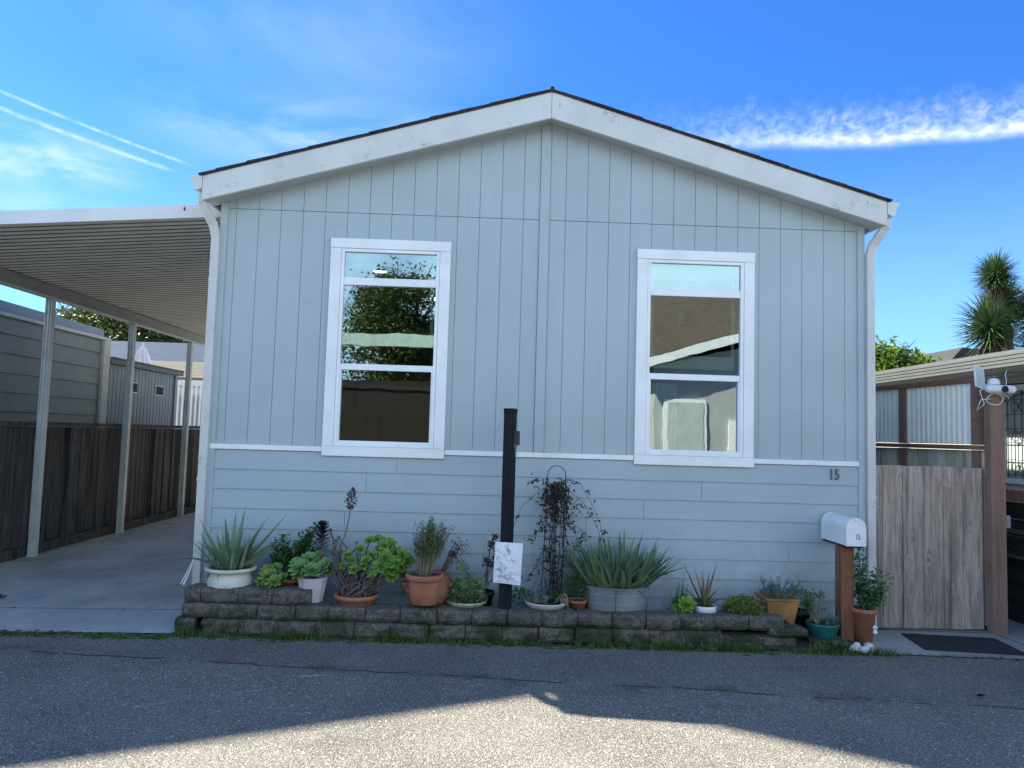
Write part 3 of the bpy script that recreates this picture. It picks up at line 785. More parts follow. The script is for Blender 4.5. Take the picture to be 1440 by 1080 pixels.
w_ = MB(); w_.hexa([(-6.62,-1.5,3.10),(-6.62,5.9,3.10),(-8.3,5.9,3.10),(-8.3,-1.5,3.10),(-6.64,-1.5,3.34),(-6.64,5.9,3.26),(-8.3,5.9,3.5),(-8.3,-1.5,3.6)]); w_.build('roof', M['alum'], N1)
N2 = thing('garden_shed', (-7.3, 7.2, 0), 'dark blue grey metal shed with two small windows beyond the fence', 'shed')
w_ = MB(); y = 5.92
while y < 8.45:
    w_.box(-6.53, -6.50, y, y+.10, 0, 2.68); w_.box(-6.53,-6.505, y+.10, y+.13, 0, 2.68); y += .13
w_.box(-8.2,-6.535, 5.92, 8.45, 0, 2.66)
w_.build('wall', M['shed'], N2)
w_ = MB(); w_.box(-6.53,-6.47, 8.45, 8.55, 0, 2.68); w_.build('corner_strip', M['shed'], N2)
w_ = MB(); w_.box(-6.60,-6.44, 5.85, 8.75, 2.69, 2.77); w_.build('fascia', simple('shed_fascia', (.10,.10,.10), .6), N2)
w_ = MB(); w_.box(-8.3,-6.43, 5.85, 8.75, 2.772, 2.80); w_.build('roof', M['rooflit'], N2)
for y0_, y1_ in ((6.63,6.90), (7.62,7.96)):
    w_ = MB(); w_.box(-6.50,-6.485, y0_, y1_, 2.235, 2.425); f = w_.build('window', M['plastic'], N2)
    g = MB(); g.box(-6.484,-6.478, y0_+.02, (y0_+y1_)/2-.008, 2.25, 2.41); g.box(-6.484,-6.478, (y0_+y1_)/2+.008, y1_-.02, 2.25, 2.41); g.build('pane', M['tarp'], f)
N3 = thing('far_house', (-11, 18, 0), 'far low building with a blue grey metal roof seen under the carport', 'building')
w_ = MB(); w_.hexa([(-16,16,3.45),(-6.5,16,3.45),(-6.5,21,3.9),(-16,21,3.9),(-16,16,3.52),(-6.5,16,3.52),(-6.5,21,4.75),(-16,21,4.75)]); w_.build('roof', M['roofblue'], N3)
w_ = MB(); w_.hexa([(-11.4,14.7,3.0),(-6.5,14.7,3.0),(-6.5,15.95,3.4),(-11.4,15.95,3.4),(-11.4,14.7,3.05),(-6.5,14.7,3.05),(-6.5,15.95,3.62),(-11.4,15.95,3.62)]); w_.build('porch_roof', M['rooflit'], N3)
w_ = MB(); w_.box(-16,-6.5, 16.4, 20.8, 0, 3.5); w_.build('wall', M['cream'], N3)
LT = thing('lattice_screen', (-8.4, 13.5, 0), 'white slatted screen seen through the gap at the end of the carport', 'screen')
w_ = MB()
for i in range(30): w_.box(-10.0+i*.12, -9.955+i*.12, 13.5, 13.52, 0, 2.85)
w_.build('slat', M['trim'], LT); LT.children[-1]['kind'] = 'stuff'
w_ = MB(); w_.box(-10,-6.4, 13.523, 13.56, 2.75, 2.9); w_.box(-10,-6.4, 13.523, 13.56, 1.2, 1.3); w_.build('rail', M['trim'], LT)
w_ = MB(); w_.box(-10,-6.4, 13.6, 13.62, 0, 2.7); w_.build('backing', M['nsiding'], LT)
UM = thing('patio_umbrella', (-8.95, 12.2, 0), 'folded white patio umbrella standing above the shed roof', 'umbrella')
w_ = MB(); prof = [(.03,3.66),(.07,3.60),(.12,3.45),(.16,3.30),(.19,3.18),(.15,3.17),(.08,3.19),(.10,3.05),(.08,2.95),(.02,2.94)]
n_ = 20
vs = []; fs = []
for i,(r,z) in enumerate(prof):
    for k in range(n_):
        q = 2*PI*k/n_; rr = r*(1+.28*math.sin(k*PI)*0 + (.25 if k % 2 else -.2)); vs.append((-8.95+rr*math.cos(q), 12.2+rr*math.sin(q), z))
for i in range(len(prof)-1):
    for k in range(n_): fs.append((i*n_+k, i*n_+(k+1)%n_, (i+1)*n_+(k+1)%n_, (i+1)*n_+k))
w_.add(vs, fs); w_.build('canopy', M['canvas'], UM)
w_ = MB(); w_.tube([(-8.95,12.2,0),(-8.95,12.2,3.75)], .022, 8); w_.build('pole', M['postmetal'], UM)

# added unseen block left of the frame, shaped for the long road shadow
A = Vector((.84, -.50)); zt3 = 10.6
P2 = Vector((.52,-1.78)) - A*zt3; P1 = Vector((-2.22,-2.96)) - A*zt3
dr = (P1-P2).normalized(); side = Vector((-.62,.785))
TB = thing('shadow_caster', (P2.x-4, P2.y+2, 0), 'tall pale block added out of view left of the carport to cast the road shadow', 'house')
c0 = P2; c1 = P2 + dr*16; c2 = c1 + side*7; c3 = c0 + side*7
tb = MB(); tb.hexa([(*c,z) for z in (0, zt3-.25) for c in (c0 - dr*-.15 + side*.15, c1+side*.15, c2, c3+dr*.15)]); tb.build('wall', M['cream'], TB)  # body of the added shadow block
tb = MB(); tb.hexa([(*c,z) for z in (zt3-.25, zt3) for c in (c0, c1, c2, c3)]); tb.build('roof', M['darkroof'], TB)  # top slab of the added shadow block
u_ = Vector((-A.x,-A.y)).normalized(); n_2 = Vector((-u_.y, u_.x)); n_2 = n_2 if n_2.y > 0 else -n_2
tb = MB(); q_ = [c0-n_2*.0, c0+n_2*.85, c0+n_2*.85+u_*2.6, c0+u_*2.6]
tb.hexa([(*c,z) for z in (zt3+.002, 17.5) for c in q_]); tb.build('caster_tower', M['cream'], TB)  # added upper block, extends the cast shadow to the right side of the road
for fl in range(3):
    for k in range(4):
        q = c0 + dr*(2+k*3.4) + side*.13
        Mx = Matrix.Rotation(math.atan2(dr.y, dr.x), 3, 'Z')
        tb = MB(); tb.obox((q.x, q.y, 1.8+fl*3.1), 1.3, .12, 1.4, Mx); f = tb.build('window', M['trim'], TB)  # invented windows on the added shadow block
        tb = MB(); tb.obox((q.x, q.y, 1.8+fl*3.1), 1.1, .15, 1.2, Mx); tb.build('pane', M['lens'], f)

# ================================================================== TREES
def crown(mb, c, rx, ry, rz, nclump, nleaf, L, hole=.0, seed=0):
    random.seed(seed)
    for i in range(nclump):
        while True:
            d = Vector((random.gauss(0,1), random.gauss(0,1), random.gauss(0,1))).normalized()
            if random.random() > hole*abs(d.z): break
        t = random.random()**.45
        q = Vector(c) + Vector((d.x*rx*t, d.y*ry*t, d.z*rz*t)) * (1+.18*noise.noise(d*2.3+Vector((seed,0,0))))
        cr = .13*(rx+rz)*rnd(.6,1.3)
        for k in range(nleaf):
            o = Vector((random.gauss(0,.45), random.gauss(0,.45), random.gauss(0,.38)))*cr
            dd = Vector((random.gauss(0,1), random.gauss(0,1), random.gauss(0,.7)))
            mb.leaf(q+o, dd, (random.gauss(0,.5),random.gauss(0,.5),1), L*rnd(.6,1.3), L*rnd(.4,.7))
def limbs(mb, base, top, r, c, rx, rz, n, seed):
    random.seed(seed); base = Vector(base); top = Vector(top)
    mid = (base+top)/2 + Vector((rnd(-.2,.2), rnd(-.2,.2), 0))
    mb.tube([base, mid, top], [r, r*.8, r*.6], 10)
    for i in range(n):
        a = 2*PI*i/n + rnd(-.4,.4); e = Vector(c) + Vector((math.cos(a)*rx*.75, math.sin(a)*rx*.75, rz*rnd(-.2,.75)))
        m1 = top.lerp(e, .5) + Vector((rnd(-.2,.2), rnd(-.2,.2), .1*rx))
        mb.tube([top-Vector((0,0,.1)), m1, e], [r*.5, r*.3, r*.08], 6)
        for k in range(3):
            e2 = e + Vector((rnd(-1,1), rnd(-1,1), rnd(-.3,1)))*rx*.35
            mb.tube([m1.lerp(e,.5), e2], [r*.18, r*.04], 5)
def tree(loc, c, rx, ry, rz, ncl, nl, L, mat, r, label, group=None, seed=1, top=None, hole=0):
    T = thing('tree', loc, label, 'tree', group)
    t = MB(); limbs(t, loc, top or (c[0], c[1], c[2]-rz*.55), r, c, rx, rz, 7, seed); t.build('trunk', M['bark'], T, smooth=True)
    l = MB(); crown(l, c, rx, ry, rz, ncl, nl, L, hole, seed); l.build('crown', mat, T)
    return T
tree((-16.6,26,0), (-16.4,26,5.0), 3.4, 2.5, 1.9, 420, 90, .19, M['oak'], .25, 'broad dark green tree beyond the sheds with sky showing at its left side', 'trees behind the left sheds', 11)
tree((-12.0,27,0), (-12.2,27,4.5), 3.2, 2.2, 1.5, 330, 90, .18, M['oak'], .22, 'lower olive tree over the metal roof beside the carport beam end', 'trees behind the left sheds', 12)
ct_ = tree((8.5,8.6,0), (8.15,8.6,3.05), 1.2,.9,.85, 210, 90, .12, M['citrus'], .09, 'dense green citrus tree beyond the right neighbour roof next to the house corner', None, 13)
l = MB(); crown(l, (9.0,8.4,3.12), .5,.4,.45, 45, 60, .11, 0, 14); l.build('young_foliage', M['citrusy'], ct_)
# yuccas
def yucca(loc, heads, label, seed):
    random.seed(seed)
    T = thing('yucca_tree', loc, label, 'yucca', 'yucca trees behind the right neighbour')
    t = MB()
    for (hx,hy,hz,r) in heads:
        b = Vector(loc); e = Vector((hx,hy,hz-.1)); m1 = b.lerp(e,.55)+Vector((rnd(-.15,.15),0,-.1))
        t.tube([b, m1, e], [.2,.14,.11], 9)
    t.build('trunk', M['bark'], T, smooth=True)
    for (hx,hy,hz,r) in heads:
        l = MB()
        for i in range(620):
            zc_ = rnd(-.5,.3); a = rnd(0,2*PI); el = rnd(-.7,1.45)
            l.blade((hx,hy,hz+zc_*r*.7), a, el, r*rnd(.75,1.12), r*.07, curl=rnd(.0,.35), seg=3, th=.12)
        for i in range(90):
            a = rnd(0,2*PI); l.blade((hx,hy,hz-.35*r), a, rnd(-1.3,-.7), r*rnd(.7,1.0), r*.05, curl=.1, seg=2, th=.1, mi=1)
        l.build('crown', [M['yucca'], M['drytip']], T)
yucca((13.9,12,0), [(13.25,12,6.25,.66),(13.75,12.4,5.5,.78),(13.05,12.0,4.85,.92)], 'tall yucca with small spiky heads above one big head', 21)
yucca((14.9,12.4,0), [(14.6,12.3,5.35,.9),(14.9,12.4,4.4,.9)], 'spiky yucca cut off by the right edge of the photo', 22)
N5 = thing('far_house', (15.5, 16, 0), 'dark low roof showing between the citrus tree and the yuccas', 'building')
w_ = MB(); w_.hexa([(13.6,15,3.9),(22,15,3.9),(22,19,3.9),(13.6,19,3.9),(14.3,15,4.72),(22,15,4.2),(22,19,4.2),(14.3,19,4.72)]); w_.build('roof', M['darkroof'], N5)
w_ = MB(); w_.box(14,22,15.4,18.6,0,3.9); w_.build('wall', M['wallgrey'], N5)

# ================================================================== RIGHT NEIGHBOUR
N4 = thing('neighbour_house', (7.4, 5, 0), 'neighbouring grey house with a ribbed gutter and an ornate iron window behind the gate', 'building')
w_ = MB()
z = 0
while z < 2.5:
    zz = min(z+.12, 2.5)
    for y0_, y1_ in ((-2,.5),(1.40,12)) if 1.3 < z+.06 < 2.38 else ((-2,12),):
        w_.hexa([(5.75,y0_,z),(5.75,y1_,z),(5.9,y1_,z),(5.9,y0_,z),(5.765,y0_,zz-.002),(5.765,y1_,zz-.002),(5.9,y1_,zz-.002),(5.9,y0_,zz-.002)][0:8])
    z = zz
w_.build('wall', M['nsiding'], N4)
w_ = MB(); w_.box(5.92,9.5,-1.9,12,0,2.5); w_.build('inner_wall', M['nsiding'], N4)
w_ = MB()
for k in range(4):
    z0 = 2.503 + k*.036; w_.prismx([(0,0)]*0 or [(-2.2, z0), (12.2, z0), (12.2, z0+.033), (-2.2, z0+.033)], 5.18 - .006*k, 5.26)
w_.build('gutter', M['ngutter'], N4, bevel=.004)
w_ = MB(); w_.box(5.262, 5.76, -2.2, 12.2, 2.51, 2.53); w_.build('soffit', M['nsiding'], N4)
w_ = MB(); w_.hexa([(5.20,-2.2,2.65),(9.6,-2.2,3.2),(9.6,12.2,3.2),(5.20,12.2,2.65),(5.20,-2.2,2.67),(9.6,-2.2,3.25),(9.6,12.2,3.25),(5.20,12.2,2.67)]); w_.build('roof', M['ngutter'], N4)
iw = MB(); fx = 5.735
for (a,b,c,d) in ((.5,.56,1.30,2.38),(1.34,1.40,1.30,2.38)): iw.box(fx,fx+.06,a,b,c,d)
iw.box(fx,fx+.06,.56,1.34,2.32,2.38); iw.box(fx,fx+.06,.56,1.34,1.30,1.36)
W5 = iw.build('window', M['trim'], N4)
g = MB(); g.box(fx+.035,fx+.04,.56,1.34,1.36,2.32); g.build('pane', simple('frosted_pane', (.42,.48,.46), .3), W5)
ir = MB()
for k in range(7):
    yy = .62+k*.108; ir.tube([(fx+.01,yy,1.36),(fx+.01,yy,2.32)], .006, 5)
for zc_ in (1.48, 1.82, 2.14):
    for k in range(5):
        yy = .674+k*.12
        pts = [(fx+.008, yy+.055*math.cos(q), zc_+.055*math.sin(q)) for q in [i*PI/5 for i in range(11)]]
        ir.tube(pts, .005, 4, cap=False)
for zz in (1.40,1.56,1.75,1.90,2.06,2.22): ir.tube([(fx+.01,.56,zz),(fx+.01,1.34,zz)], .005, 4)
pts = [(fx+.005, .58+.74*t, 2.2+.09*math.sin(t*PI)) for t in [i/10 for i in range(11)]]; ir.tube(pts, .009, 5)
ir.build('ironwork', M['grill'], W5)
PW = thing('porch_wall', (5.3, .8, 0), 'dark half height porch wall with a weathered top beam right of the gate post', 'wall')
w_ = MB()
for k in range(7): w_.box(5.16, 5.20, -1.2, 3.0, .01+k*.165, .165+k*.165)
w_.build('panel', M['darkwood'], PW)
w_ = MB(); w_.box(5.12,5.24,-1.2,3.0,1.17,1.28); w_.build('top_beam', M['screenwood'], PW)
w_ = MB(); w_.box(5.13,5.158,-1.2,3.0,.86,.90); w_.box(5.13,5.158,-1.2,3.0,.62,.65); w_.build('ledge', simple('grey_ledge', (.10,.10,.10), .6), PW)
for yy, hh, lab in ((.45,.12,'small pale jar on the porch ledge nearest the edge of the photo'), (.95,.10,'small pale jar on the porch ledge behind the first one')):
    w_ = MB(); w_.lathe([(0,.902),(.022,.902),(.022,.902+hh*.8),(.014,.902+hh),(0,.902+hh)], (5.142,yy), 10)
    tag(w_.build('jar', M['plastic'], loc=(5.142,yy,.902)), lab, 'jar', 'jars on the porch ledge')

# ---- screen fence running back, gate in front
SFn = thing('screen_fence', (4.55, 1.0, 0), 'redwood framed screen of white corrugated sheet over stained slats behind the gate', 'fence')
S0 = Vector((4.62, .0)); SD = Vector((-.106, 1)).normalized(); SNn = Vector((SD.y, -SD.x))
def sbox(mb, t0, t1, o0, o1, z0, z1, mi=0):
    P = [S0+SD*t+SNn*o for t, o in ((t0,o0),(t0,o1),(t1,o1),(t1,o0))]
    mb.hexa([(p.x,p.y,z0) for p in P] + [(p.x,p.y,z1) for p in P], mi)
b_ = MB(); sbox(b_, .0, 4.2, -.045, .045, 2.30, 2.345); b_.build('top_rail', M['redwoodx'], SFn, bevel=.002)
b_ = MB(); sbox(b_, .0, 4.2, -.05, .04, 1.66, 1.705); b_.build('middle_rail', M['redwoodx'], SFn, bevel=.002)
for t in (.10, 1.14, 2.2, 3.3):
    b_ = MB(); sbox(b_, t-.04, t+.04, -.04, .035, 0, 1.658); b_.build('fence_post', M['screenwood'], SFn)
    b_ = MB(); sbox(b_, t-.04, t+.04, -.04, .035, 1.707, 2.298); b_.build('fence_post', M['screenwood'], SFn)
b_ = MB(); t = .14
for (ta, tb_) in ((.145,1.095),(1.185,2.155),(2.245,3.255)):
    n_ = int((tb_-ta)/.012); prof = []
    for i in range(n_+1):
        tt = ta+(tb_-ta)*i/n_; ph = (i % 6)/6
        o = .008 if ph < .34 else (.0 if ph < .5 else -.004)
        prof.append((tt, o))
    vs = []; 
    for tt, o in prof:
        p = S0+SD*tt+SNn*(o-.012); vs += [(p.x,p.y,1.71),(p.x,p.y,2.296)]
    b_.add(vs, [(2*i,2*i+2,2*i+3,2*i+1) for i in range(n_)])
b_.build('corrugated_sheet', M['corr'], SFn)
b_ = MB(); t = .02
while t < 4.0:
    w = rnd(.12,.14); sbox(b_, t, t+w-.006, .0, .016, .05, 1.655); t += w
b_.build('slat', M['slatwood'], SFn)
GT = thing('wooden_gate', (4.06, .02, 0), 'weathered grey plank gate between the house corner and the redwood post', 'gate')
xs_ = [3.556, 3.637, 3.826, 4.016, 4.205, 4.392, 4.575]
for i,(a,b) in enumerate(zip(xs_, xs_[1:])):
    p = MB(); p.box(a+.002, b-.002, .0+rnd(-.002,.002), .02, .022+rnd(-.004,.004), 1.497+rnd(-.004,.003)); p.build('plank', M['gatewood'], GT, bevel=.0015)
for z_ in (1.28,.15): p = MB(); p.box(3.57,4.56,.022,.06,z_,z_+.09); p.build('gate_rail', M['gatewood'], GT)
for a, b in ((3.54,3.553),(4.577,4.59)): p = MB(); p.box(a,b,.022,.07,.01,1.5); p.build('gate_stile', M['redwood'], GT)
PT = MB(); PT.box(4.60, 4.735, -.09, .0, .0, 2.235)
PTo = PT.build('gate_post', M['screenwood'], bevel=.004); tag(PTo, 'thick redwood gate post carrying the white security camera', 'post')
# camera on the post
CMx = thing('security_camera', (4.70,-.12,2.2), 'white cylindrical security camera mounted on top of the gate post', 'camera')
c_ = MB(); 
Rm = Matrix.Rotation(rad(4), 3, 'Z')
prof = [(0,-.135),(.024,-.135),(.035,-.12),(.037,-.10),(.037,.10),(.035,.12),(.024,.135),(0,.135)]
vs=[];fs=[];n_=18
for r, t in prof:
    for k in range(n_): q=2*PI*k/n_; vs.append((4.700+t, -.16+r*math.cos(q), 2.222+r*math.sin(q)))
for i in range(len(prof)-1):
    for k in range(n_): fs.append((i*n_+k,(i+1)*n_+k,(i+1)*n_+(k+1)%n_,i*n_+(k+1)%n_))
c_.add(vs,fs); c_.build('housing', M['plastic'], CMx, smooth=True)
c_ = MB(); vs=[]; fs=[]
for r, yy in ((.030,-.192),(.033,-.202),(.024,-.206),(0,-.203)):
    for k in range(16): q=2*PI*k/16; vs.append((4.715+r*math.cos(q), yy, 2.218+r*math.sin(q)))
for i in range(3):
    for k in range(16): fs.append((i*16+k,i*16+(k+1)%16,(i+1)*16+(k+1)%16,(i+1)*16+k))
c_.add(vs,fs); c_.build('lens', M['lens'], CMx, smooth=True)
c_ = MB(); c_.tube([(4.66,-.16,2.255),(4.66,-.12,2.27),(4.66,-.05,2.25)], .012, 8); c_.build('bracket', M['plastic'], CMx)
c_ = MB(); c_.lathe([(.052,2.262),(.05,2.295),(.034,2.318),(0,2.325)], (4.665,-.12), 16); c_.build('sensor_dome', M['plastic'], CMx, smooth=True)
c_ = MB(); random.seed(5)
pts = [(4.70+.09*math.cos(t)-.05*t/6, -.14-.01*math.sin(3*t), 2.13+.055*math.sin(t)) for t in [i*.5 for i in range(17)]]
c_.tube(pts, .004, 5)
c_.tube([(4.60,-.14,2.25),(4.52,-.14,2.2),(4.56,-.14,2.08),(4.49,-.14,2.02),(4.53,-.14,2.12),(4.62,-.14,2.13)], .004, 5)
c_.tube([(4.79,-.1,2.235),(4.80,-.1,2.30),(4.79,-.1,2.36),(4.805,-.1,2.40)], .003, 5)
c_.build('cable', M['plastic'], CMx, smooth=True)
SPn = thing('solar_panel', (4.50,-.12,2.2), 'small tilted solar panel beside the security camera on the gate post', 'solar panel')
c_ = MB(); Mx = Matrix.Rotation(rad(14), 3, 'Y') @ Matrix.Rotation(rad(20), 3, 'Z') @ Matrix.Rotation(rad(-18), 3, 'X')
c_.obox((4.475,-.13,2.325), .13, .014, .21, Mx); c_.build('panel_frame', M['plastic'], SPn, bevel=.002)
c_ = MB(); c_.obox(Vector((4.475,-.13,2.325)) + Mx @ Vector((0,-.008,0)), .112, .003, .19, Mx); c_.build('cell', M['solar'], SPn)
c_ = MB(); c_.tube([(4.48,-.12,2.26),(4.55,-.1,2.255),(4.62,-.08,2.255)], .010, 7); c_.build('arm', M['plastic'], SPn)
for k, xx in enumerate((4.05, 4.17)):   # two white insulators behind the rail
    pass
CMx.location.x -= .05
# mat
mt = MB(); q = [Vector((3.715,-.15)), Vector((4.49,-.26)), Vector((4.43,-.75)), Vector((3.635,-.64))]
mt.hexa([(p.x,p.y,.0065) for p in (q[3],q[2],q[1],q[0])] + [(p.x,p.y,.018) for p in (q[3],q[2],q[1],q[0])])
tag(mt.build('door_mat', M['mat'], bevel=.004), 'black rubber door mat lying on the concrete before the gate', 'mat')

# ================================================================== BLOCK WALL
BW = thing('retaining_wall', (0,-.55,0), 'low mossy wall of stacked concrete blocks holding the planter bed', 'wall')
random.seed(31)
def block(x0, x1, yf_, z0, z1, d=.2):
    mb = MB(); nx, nz, ny = 8, 4, 4
    sd = rnd(0,99)
    tp_ = .022
    def P(u, v, w):     # u along x, v depth 0 front..1 back, w height
        xa = x0 + .003 + (tp_ if v > .5 else 0)*v*.8; xb = x1 - .003 - (tp_ if v > .5 else 0)*v*.8
        cx = min(u, 1-u)*2; e = .010*(1-min(1,cx*5)) + .010*(1-min(1, min(w,1-w)*6))
        x = xa + (xb-xa)*u; z = z0 + .0015 + (z1-z0-.003)*w; y = yf_ + d*v
        n = noise.fractal(Vector((x*9+sd, z*9, sd)), 1, 2, 4)
        n2 = noise.fractal(Vector((x*34+sd, z*34, sd)), 1, 2, 3)
        if v == 0: y += e*1.8 - .019*n - .006*n2
        if w == 1: z += -.004*abs(n2) - (.006 if v == 0 else 0)
        return (x, y, z)
    idx = {}
    def vid(i, j, k):
        key = (i,j,k)
        if key not in idx: idx[key] = len(mb.v); mb.v.append(P(i/nx, j/ny, k/nz))
        return idx[key]
    def q(a,b,c,d_): mb.f.append([vid(*a),vid(*b),vid(*c),vid(*d_)]); mb.m.append(0)
    for i in range(nx):
        for k in range(nz):
            q((i,0,k),(i+1,0,k),(i+1,0,k+1),(i,0,k+1)); q((i+1,ny,k),(i,ny,k),(i,ny,k+1),(i+1,ny,k+1))
        for j in range(ny): q((i,j,nz),(i+1,j,nz),(i+1,j+1,nz),(i,j+1,nz)); q((i+1,j,0),(i,j,0),(i,j+1,0),(i+1,j+1,0))
    for j in range(ny):
        for k in range(nz): q((0,j+1,k),(0,j,k),(0,j,k+1),(0,j+1,k+1)); q((nx,j,k),(nx,j+1,k),(nx,j+1,k+1),(nx,j,k+1))
    return mb.build('block', M['block'], BW, smooth=False)
yw = lambda x: -.545 - .018*(x+2.5) if x < 1.5 else -.617 + .05*(x-1.5)
def course(xs_, z0, z1, dy=0):
    for a, b in zip(xs_, xs_[1:]): block(a, b, yw((a+b)/2)+dy+rnd(-.014,.012), z0+rnd(0,.001), z1+rnd(-.004,.0))
course([-2.52,-2.36], 0, .112, .0)
course([-2.30,-1.99,-1.68,-1.37,-1.06,-.76,-.45,-.15,.15,.45,.75,1.05,1.36,1.66,1.97], -.02, .112)
course([1.97,2.28,2.60], -.03, .075)
course([-2.48,-2.18,-1.86,-1.55,-1.277,-.978,-.685,-.39,-.1,.19,.475,.768,1.061,1.337,1.626,1.909,2.206,2.497], .113, .230, .012)
course([2.36,2.68], .077, .148, -.045)
course([2.72,3.02], -.06, .055, .0)
course([-2.47,-2.34,-2.02,-1.74,-1.436], .232, .352, .03)
course([-1.37,-1.278], .259, .262, .05) if False else None
# ================================================================== POTS
def rosette(mb, c, r, n, mi=0, tilt=(0,0,1), L0=.35, wf=.42):
    c = Vector(c); t = Vector(tilt).normalized(); a0 = t.orthogonal().normalized(); b0 = t.cross(a0)
    for i in range(n):
        f = 1-i/n; a = i*2.39996; el = rad(12 + 68*(1-f)**1.2)
        d = (a0*math.cos(a)+b0*math.sin(a))*math.cos(el) + t*math.sin(el)
        mb.spoon(c + d*r*.05, d, t, r*(L0+(1-L0)*f**.7), r*wf*(.5+.5*f), mi)
def branch(mb, p, q, r0, r1, wob=.03, n=4):
    p, q = Vector(p), Vector(q); pts = [p]
    for i in range(1, n): pts.append(p.lerp(q, i/n) + Vector((rnd(-wob,wob), rnd(-wob,wob), rnd(-wob,wob)*.6)))
    pts.append(q); mb.tube(pts, [r0+(r1-r0)*i/n for i in range(n+1)], 6)
def soil_disc(T, c, r, z):
    m = MB(); m.lathe([(r,z),(r*.5,z+.008),(0.001,z+.01)], c, 20); m.build('soil', M['soil'], T)
def pot(T, prof, c, mat, name='pot', n=36, smooth=True):
    m = MB(); m.lathe(prof, c, n); o = m.build(name, mat, T, smooth=smooth); return o
random.seed(101)
PG = 'potted plants in the block planter'
# 1 white urn with aloe
T = thing('potted_aloe', (-2.165,-.30,.385), 'spiky aloe in a stained round white pot at the left end of the block wall', 'potted plant', PG)
c = (-2.165,-.30)
z0 = .30
pot(T, [(.0,z0-.12),(.14,z0-.12),(.165,z0-.03),(.185,z0+.04),(.183,z0+.09),(.155,z0+.135),(.148,z0+.15),(.175,z0+.158),(.208,z0+.165),(.212,z0+.182),(.200,z0+.192),(.175,z0+.186),(.17,z0+.15)], c, M['potwhite'])
soil_disc(T, c, .17, z0+.16)
l = MB()
for i in range(46):
    a = rnd(0,2*PI); r = rnd(.02,.12); e = rnd(.65,1.45); L = rnd(.18,.42)
    l.blade((c[0]+r*math.cos(a), c[1]+r*math.sin(a)*.8, z0+.16), a+rnd(-.3,.3), e, L, rnd(.035,.055), curl=rnd(-.2,.7), seg=6, th=.2, side=rnd(-.4,.4))
for a, e, L, cu in ((2.9,.95,.50,-.1),(2.75,.7,.42,.5),(1.75,1.45,.50,0),(1.35,1.35,.55,.1),(.35,.85,.60,-.1),(.1,.70,.56,.2),(-.25,.55,.52,-.05),(3.3,.5,.40,.8),(.6,1.15,.5,.3),(2.2,1.2,.46,.2),(-.9,1.0,.30,.2),(-1.5,1.1,.34,.1),(-2.2,1.0,.3,.3)):
    l.blade((c[0]+.05*math.cos(a), c[1]+.04*math.sin(a), z0+.16), a, e, L, .075, curl=cu, seg=8, th=.2)
l.build('leaves', M['aloe'], T, smooth=False)
l = MB()
for i in range(16):
    a = rnd(0,2*PI); p = Vector((c[0]+.14*math.cos(a), c[1]+.1*math.sin(a), z0+.19)); l.blade(p, a, rnd(-.6,.8), rnd(.06,.16), .012, curl=rnd(0,2.5), seg=5, th=.1)
l.build('dry_leaves', M['drytip'], T)
# 2 low terracotta with lime rosettes
T = thing('potted_succulent', (-1.76,-.30,.27), 'lime green rosette succulents in a low terracotta bowl beside the white pot', 'potted plant', PG)
pot(T, [(0,.22),(.10,.22),(.135,.31),(.145,.31),(.147,.335),(.13,.335),(.125,.31)], (-1.765,-.30), M['terra2']); soil_disc(T, (-1.765,-.30), .125, .32)
l = MB()
for x_, y_, z_, r_ in ((-1.83,-.36,.415,.085),(-1.76,-.42,.385,.078),(-1.86,-.30,.45,.07),(-1.79,-.28,.475,.06),(-1.72,-.33,.40,.06),(-1.88,-.37,.375,.06)): rosette(l, (x_,y_,z_), r_, 26, tilt=(rnd(-.3,.3),-.8,.8))
l.build('leaves', M['limey'], T); l = MB()
for x_, y_, z_ in ((-1.83,-.36,.41),(-1.76,-.42,.38),(-1.86,-.30,.44),(-1.79,-.28,.47)): branch(l, (-1.77,-.30,.31), (x_,y_,z_), .008,.006)
l.build('stem', M['stem'], T)
# 3 jade bush behind
T = thing('potted_jade_bush', (-1.69,-.17,.18), 'dark green upright jade bush standing between the aloe and the pink white pot', 'potted plant', PG)
pot(T, [(0,.18),(.11,.18),(.135,.36),(.15,.36),(.152,.39),(.135,.39),(.13,.35)], (-1.69,-.17), M['terra2']); soil_disc(T, (-1.69,-.17), .13, .37)
st = MB(); l = MB()
for bx, by, bz in ((-1.83,-.2,.66),(-1.77,-.22,.72),(-1.70,-.18,.62),(-1.62,-.2,.68),(-1.56,-.16,.78),(-1.50,-.18,.82),(-1.54,-.22,.70),(-1.84,-.16,.56),(-1.47,-.2,.62),(-1.62,-.22,.55)):
    branch(st, (-1.69,-.17,.37), (bx,by,bz), .010, .004, .02)
    for k in range(120):
        t = rnd(.40,1.02); p = Vector((-1.69,-.17,.37)).lerp(Vector((bx,by,bz)), t) + Vector((random.gauss(0,.024), random.gauss(0,.024), random.gauss(0,.02)))
        l.spoon(p, (random.gauss(0,1),random.gauss(0,1),rnd(.1,1.2)), (0,0,1), rnd(.028,.046), rnd(.022,.034))
st.build('stem', M['stem'], T); l.build('leaves', M['jade'], T)
